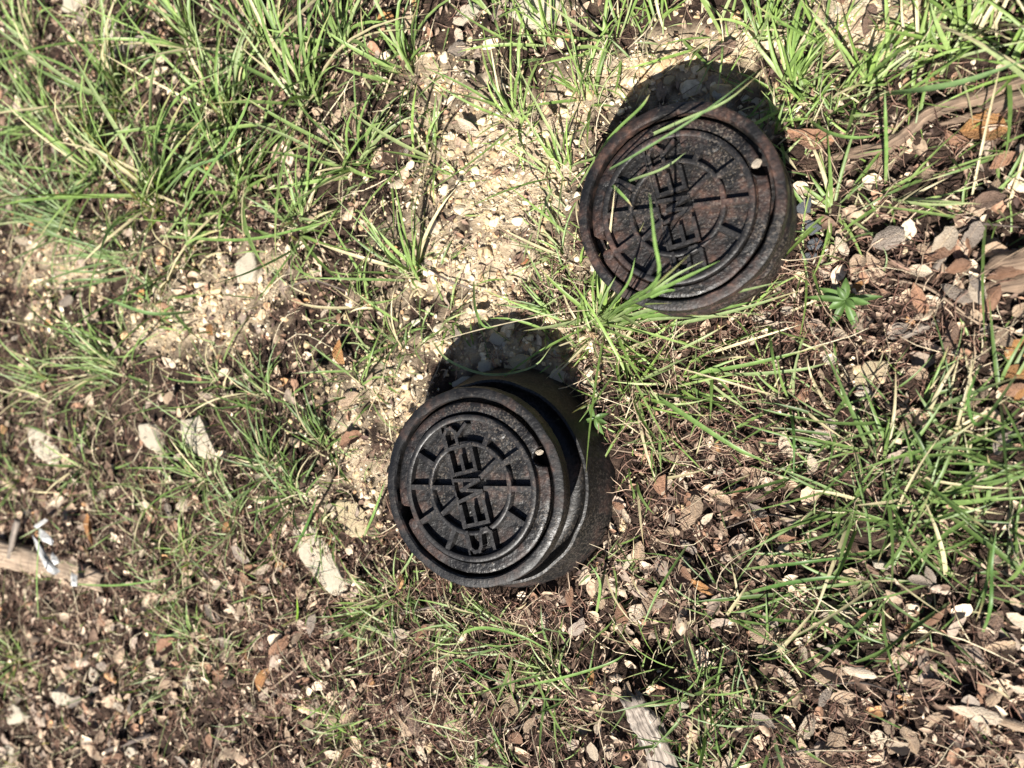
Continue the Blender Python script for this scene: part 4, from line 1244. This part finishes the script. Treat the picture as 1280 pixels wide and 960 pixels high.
GV, GC, GF, goff = [], [], None, 0
Fall = []
def addgrass(b, az, Ls, e0, e1, w0, cu, cols):
    global goff
    n = len(Ls)
    V, F = blades_np(b, az, Ls, e0, e1, w0, cu, 8, rng.normal(0, .8, n))
    nv = V.shape[1]
    GV.append(V.reshape(-1, 3)); GC.append(blade_cols(cols, 8).reshape(-1, 3))
    Fall.append((F[None] + (np.arange(n) * nv)[:, None, None] + goff).reshape(-1, 4)); goff += n * nv
for r0 in REST:
    addgrass(*tuft_arrays(*r0))
# short undergrowth round the tufts
allt = [t[:2] + (t[7],) for t in NAMED] + [t[:2] + (t[7],) for t in REST]
for (px, py, colr) in allt:
    k = 6
    qx = px + rng.normal(0, 30, k); qy = py + rng.normal(0, 28, k)
    for a, b_ in zip(qx, qy):
        if covered(a, b_): continue
        addgrass(*tuft_arrays(a, b_, 3, .05, .75, None, 0, 'fine' if rng.random() < .5 else colr, .0024, 6))
# wispy single shoots scattered over the litter
wisp_f = blobs([(200,600,220,120,.8),(230,760,160,130,.9),(120,470,150,110,.9),(440,820,140,110,.6),(620,820,160,90,.6),(330,560,120,90,.9),(500,330,90,170,.6),
    (700,200,90,180,.7),(1000,120,160,80,.7),(1180,60,130,70,.7),(840,460,150,90,.8),(1120,600,190,150,.8),(900,860,120,120,.8),(1080,760,200,110,.5),(200,150,280,180,1),
    (1040,270,80,50,.6),(560,770,160,50,.8),(440,740,90,60,.9),(430,900,80,60,.9),(20,840,60,60,.7)])
x, y, px, py = scatter(9000, lambda a, b_: np.clip(wisp_f(a, b_) * .75 + .03, 0, 1))
n = len(x)
cols = np.empty((n, 3))
dk = (px > 840) & (py > 480)
for nm, mk in (('dark', dk), ('bright', (~dk) & (px > 560)), ('green', (~dk) & (px <= 560))):
    c_ = pal(n, *GREENS[nm], .25); cols[mk] = c_[mk]
c_ = pal(n, *GREENS['fine'], .25); mk = rng.random(n) < .35; cols[mk] = c_[mk]
e0 = np.clip(rng.normal(.75, .4, n), .08, 1.4)
addgrass(np.stack([x, y, gz(x, y) - .002], -1), rng.uniform(0, 6.28, n), rng.uniform(.025, .085, n), e0, np.maximum(e0 - np.abs(rng.normal(.6, .4, n)), -.3),
         rng.uniform(.0013, .0028, n), rng.normal(0, .5, n), cols)
me = mesh_np('grass', np.concatenate(GV), np.concatenate(Fall), np.concatenate(GC), True, M_GRASS)
tag(link('grass', me), 'green grass growing in loose patches over the litter', 'grass', kind='stuff')

# single long blades one can pick out
def path_blade(pts, wd, col, label, name='grass_shoot', parent=None):
    """pts: (px, py, height)"""
    P = np.array([tuple(g(a, b, h)) for a, b, h in pts])
    NS = 18
    t = np.linspace(0, 1, len(P)); tt = np.linspace(0, 1, NS)
    # cubic (Catmull-Rom) through points
    Pe = np.concatenate([2 * P[:1] - P[1:2], P, 2 * P[-1:] - P[-2:-1]])
    C = []
    for u in tt:
        f = u * (len(P) - 1); i = min(int(f), len(P) - 2); s_ = f - i
        p0, p1, p2, p3 = Pe[i:i + 4]
        C.append(.5 * (2 * p1 + (p2 - p0) * s_ + (2 * p0 - 5 * p1 + 4 * p2 - p3) * s_ ** 2 + (3 * p1 - p0 - 3 * p2 + p3) * s_ ** 3))
    C = np.array(C)
    d = np.gradient(C, axis=0); d /= np.linalg.norm(d, axis=1, keepdims=True)
    side = np.cross(d, (.15, .05, 1.0)); side /= np.linalg.norm(side, axis=1, keepdims=True)
    up = np.cross(side, d)
    prof = np.interp(tt, [0, .1, .4, .75, 1], [.6, .9, 1, .7, .04])[:, None] * wd / 2
    V = np.stack([C - side * prof, C - up * prof * .4, C + side * prof], 1).reshape(-1, 3)
    i = np.arange(NS - 1)[:, None] * 3; j = np.arange(2)[None]
    F = np.stack([i + j, i + j + 1, i + 3 + j + 1, i + 3 + j], -1).reshape(-1, 4)
    org = C[0]
    me = mesh_np(name, V - org, F, blade_cols(np.array([col]), NS)[0], True, M_GRASS)
    if parent is not None:
        link('blade', me, parent, Vector(org) - parent.location)
        return
    o = link(name, me, None, Vector(org))
    tag(o, label, 'grass', 'single long blades of grass')
BR = (.155, .25, .07); PALE = (.23, .30, .13); ST_ = (.46, .39, .27); DK = (.075, .15, .035); BL = (.15, .235, .09)
for pts, wd, col in (
        ([(748,404,.0),(790,387,.06),(850,368,.09),(918,352,.08)], .0046, BR), ([(755,406,.0),(800,377,.10),(840,347,.13),(880,326,.13)], .0042, PALE),
        ([(765,408,.0),(820,394,.06),(900,386,.06),(962,372,.03)], .0048, BR), ([(748,402,.0),(768,377,.10),(786,352,.15),(794,322,.17)], .0038, BR),
        ([(744,400,.0),(755,372,.10),(770,345,.14)], .0036, PALE), ([(768,404,.0),(800,380,.10),(832,364,.12),(856,364,.10)], .0044, BR),
        ([(760,410,.0),(810,400,.04),(870,396,.05),(930,396,.03)], .0042, PALE), ([(752,404,.0),(775,385,.12),(805,372,.20),(838,338,.28)], .0036, BR),
        ([(758,402,.0),(790,372,.13),(820,356,.19),(862,318,.24)], .0036, BR), ([(745,405,.0),(790,398,.05),(840,382,.08),(880,378,.07)], .0050, BR)):
    path_blade(pts, wd, col, None, parent=TUFTS[752])
path_blade([(728,240,.0),(745,222,.08),(800,190,.16),(880,140,.18),(948,88,.15)], .0032, BL, 'long blade arching over the top left rim of the upper cover')
path_blade([(735,212,.0),(770,190,.08),(850,152,.13),(905,128,.15),(948,94,.13)], .0042, PALE, 'second long blade crossing above the upper cover rim')
path_blade([(722,235,.0),(760,175,.10),(800,135,.15),(812,118,.16)], .0045, BR, 'bent blade left of the upper cover with its tip down in the shadow')
path_blade([(742,402,.0),(785,378,.12),(822,348,.21),(818,300,.26),(812,242,.30)], .0044, BR, 'upright blade standing in front of the upper cover lettering')
path_blade([(742,404,.0),(800,374,.12),(850,350,.16),(900,326,.17)], .0050, BR, 'blade crossing the lower part of the upper cover')
path_blade([(748,408,.0),(820,385,.09),(890,372,.10),(985,350,.07)], .0052, PALE, 'long blade trailing right along the bottom of the upper cover')
path_blade([(790,412,.0),(860,402,.03),(930,385,.05),(1010,360,.06)], .0045, PALE, 'lowest long blade below the upper cover pointing right')
path_blade([(745,222,.03),(765,232,.12),(782,248,.13),(790,258,.12)], .0040, BR, 'short blade with its tip over the left of the upper cover')
path_blade([(735,245,.0),(790,225,.12),(830,210,.15),(858,190,.15)], .0034, PALE, 'thin curved blade lying over the upper cover top')
path_blade([(540,425,.0),(560,450,.05),(610,468,.06),(665,459,.06),(690,432,.05)], .0036, PALE, 'arching blade hanging over the lower cover shadow')
path_blade([(530,432,.012),(600,412,.03),(690,393,.03),(775,384,.012)], .0014, ST_, 'long thin straw lying across above the lower cover shadow')
path_blade([(592,350,.0),(594,385,.05),(605,408,.06),(622,408,.05)], .0040, BR, 'hooked blade at the top edge of the lower cover shadow')
path_blade([(500,718,.0),(512,700,.05),(522,676,.08)], .0036, PALE, 'short blade against the lower left rim of the lower cover')
path_blade([(455,670,.0),(468,640,.06),(482,600,.10)], .0044, BR, 'bright blade left of the lower cover rim')
path_blade([(366,690,.0),(384,655,.06),(398,615,.11)], .0050, DK, 'dark upright blade over the long pale slab')
path_blade([(370,778,.0),(372,765,.05),(371,745,.08)], .0050, (.16,.28,.03), 'short vivid green blade below the long pale slab')
path_blade([(1095,118,.01),(1150,112,.07),(1210,100,.09),(1290,72,.10)], .0070, BL, 'wide blue green blade above the bark strip')
path_blade([(1107,236,.0),(1108,190,.06),(1107,150,.10),(1106,112,.12)], .0040, BR, 'upright blade crossing the bark strip')
path_blade([(1000,142,.0),(1035,165,.05),(1070,172,.06),(1105,168,.05)], .0042, BR, 'curved blade above the brown torn leaf')
path_blade([(800,482,.0),(850,515,.04),(920,560,.04),(965,580,.02)], .0060, BR, 'wide blade trailing down right from the sprawling tuft')
path_blade([(830,470,.0),(900,462,.03),(960,450,.04),(1035,430,.04)], .0050, BR, 'long blade reaching right toward the cracked cream stone')
path_blade([(880,465,.0),(930,468,.02),(1000,462,.03),(1040,452,.02)], .0042, PALE, 'pale blade lying below the long blade toward cream stone')
path_blade([(960,400,.0),(965,440,.05),(973,490,.06)], .0034, BR, 'thin upright blade right of the sprawling tuft')
path_blade([(985,500,.0),(992,540,.05),(992,600,.05)], .0034, DK, 'thin dark blade hanging below the litter right of middle')
path_blade([(925,712,.0),(990,705,.05),(1050,698,.04),(1085,700,.02)], .0036, DK, 'long blade left of the white oval stone')
path_blade([(920,745,.0),(980,730,.05),(1040,722,.06),(1090,728,.04)], .0044, DK, 'dark long blade under the white oval stone')
path_blade([(1270,470,.02),(1225,530,.10),(1210,500,.14),(1225,455,.18)], .0036, DK, 'dark curving blade near the smooth orange leaf')
path_blade([(1225,800,.0),(1238,760,.06),(1240,705,.06),(1246,660,.08)], .0036, DK, 'tall bright blade at the lower right edge')
path_blade([(560,800,.01),(600,785,.05),(650,795,.06),(690,815,.03)], .0044, BR, 'bowed blade of pale green below the lower cover')
path_blade([(545,850,.0),(570,825,.03),(600,842,.04),(640,860,.03)], .0030, DK, 'thin dark curl of grass at the bottom middle')
path_blade([(640,860,.0),(700,848,.04),(760,830,.05),(785,815,.04)], .0036, BR, 'long blade pointing to the dark hollow')
path_blade([(745,770,.0),(750,730,.06),(738,705,.07)], .0036, BR, 'thin blade rising under the lower cover base')
path_blade([(860,680,.0),(825,735,.05),(800,790,.05)], .0032, BR, 'thin slanting blade over the tan leaves')
path_blade([(90,730,.02),(140,732,.05),(180,728,.05),(215,722,.03)], .0038, BR, 'horizontal blade right of the split stick tip')
path_blade([(48,775,.0),(46,720,.07),(50,660,.10)], .0040, BR, 'upright blade crossing the left split stick')
path_blade([(240,390,.02),(190,392,.08),(150,380,.09),(120,368,.08)], .0060, BL, 'wide blue green blade over the left gravel')
path_blade([(205,300,.0),(260,215,.14),(300,150,.2),(318,100,.2)], .0066, BR, 'longest bright blade in the upper left tuft')
path_blade([(190,260,.0),(230,215,.10),(280,195,.14),(320,170,.15)], .0060, BL, 'bluish blade bent across the upper left tuft')
path_blade([(200,295,.02),(300,300,.05),(380,285,.07),(430,270,.06)], .0050, BR, 'long low blade below the upper left tuft')

# ------------------------------------------------------------------ broad-leaved weed
def weed(px, py, leaves, label, h=.03):
    p = g(px, py); z = gz1(p.x, p.y)
    root = empty('weed_plant', (p.x, p.y, z))
    tag(root, label, 'weed')
    c0 = Vector((0, 0, h))
    V, F = lathe([(.0016, -.005), (.0014, h * .5), (.001, h)], 8)
    link('stem', mesh_np('stem', V, F, np.repeat([[.16, .22, .07]], len(V), 0), True, M_GRASS), root)
    for an, L, wd, e in leaves:
        nl, nw = 8, 5
        u = np.linspace(0, 1, nl); v = np.linspace(-1, 1, nw)
        U, W = np.meshgrid(u, v, indexing='ij')
        prof = np.sin(np.pi * np.clip(U, .02, .985) ** .8) ** .85
        r_ = L * U
        zz = h * random.uniform(.6, 1.05) + L * (math.sin(e) * U - random.uniform(.2, .6) * U * U) + np.abs(W) * prof * wd * .25
        xx = r_ * math.cos(e) * math.cos(R(an)) - W * prof * wd * .5 * math.sin(R(an))
        yy = r_ * math.cos(e) * math.sin(R(an)) + W * prof * wd * .5 * math.cos(R(an))
        V = np.stack([xx, yy, zz], -1).reshape(-1, 3)
        i = np.arange(nl - 1)[:, None] * nw; j = np.arange(nw - 1)[None]
        F = np.stack([i + j, i + nw + j, i + nw + j + 1, i + j + 1], -1).reshape(-1, 4)
        cc = np.array([.085, .15, .04]) * random.uniform(.8, 1.25)
        link('leaf', mesh_np('leaf', V, F, np.repeat(cc[None], len(V), 0), True, M_GRASS), root)
weed(1058, 378, [(4,.040,.0085,.15),(88,.030,.010,.6),(150,.034,.011,.25),(172,.046,.0075,.05),(-14,.030,.009,.45),(-70,.042,.010,.0),(-118,.038,.0085,.1),(205,.024,.010,.5),(120,.022,.008,.7),(35,.018,.007,.8),(-45,.020,.008,.7)],
     'broad-leaved green weed rosette on needle litter right of middle')
weed(752, 522, [(20,.020,.007,.3),(110,.022,.007,.3),(200,.018,.006,.2),(290,.024,.008,.1),(340,.02,.006,.4)], 'tiny weed sprout at the top right of the flared base', .02)
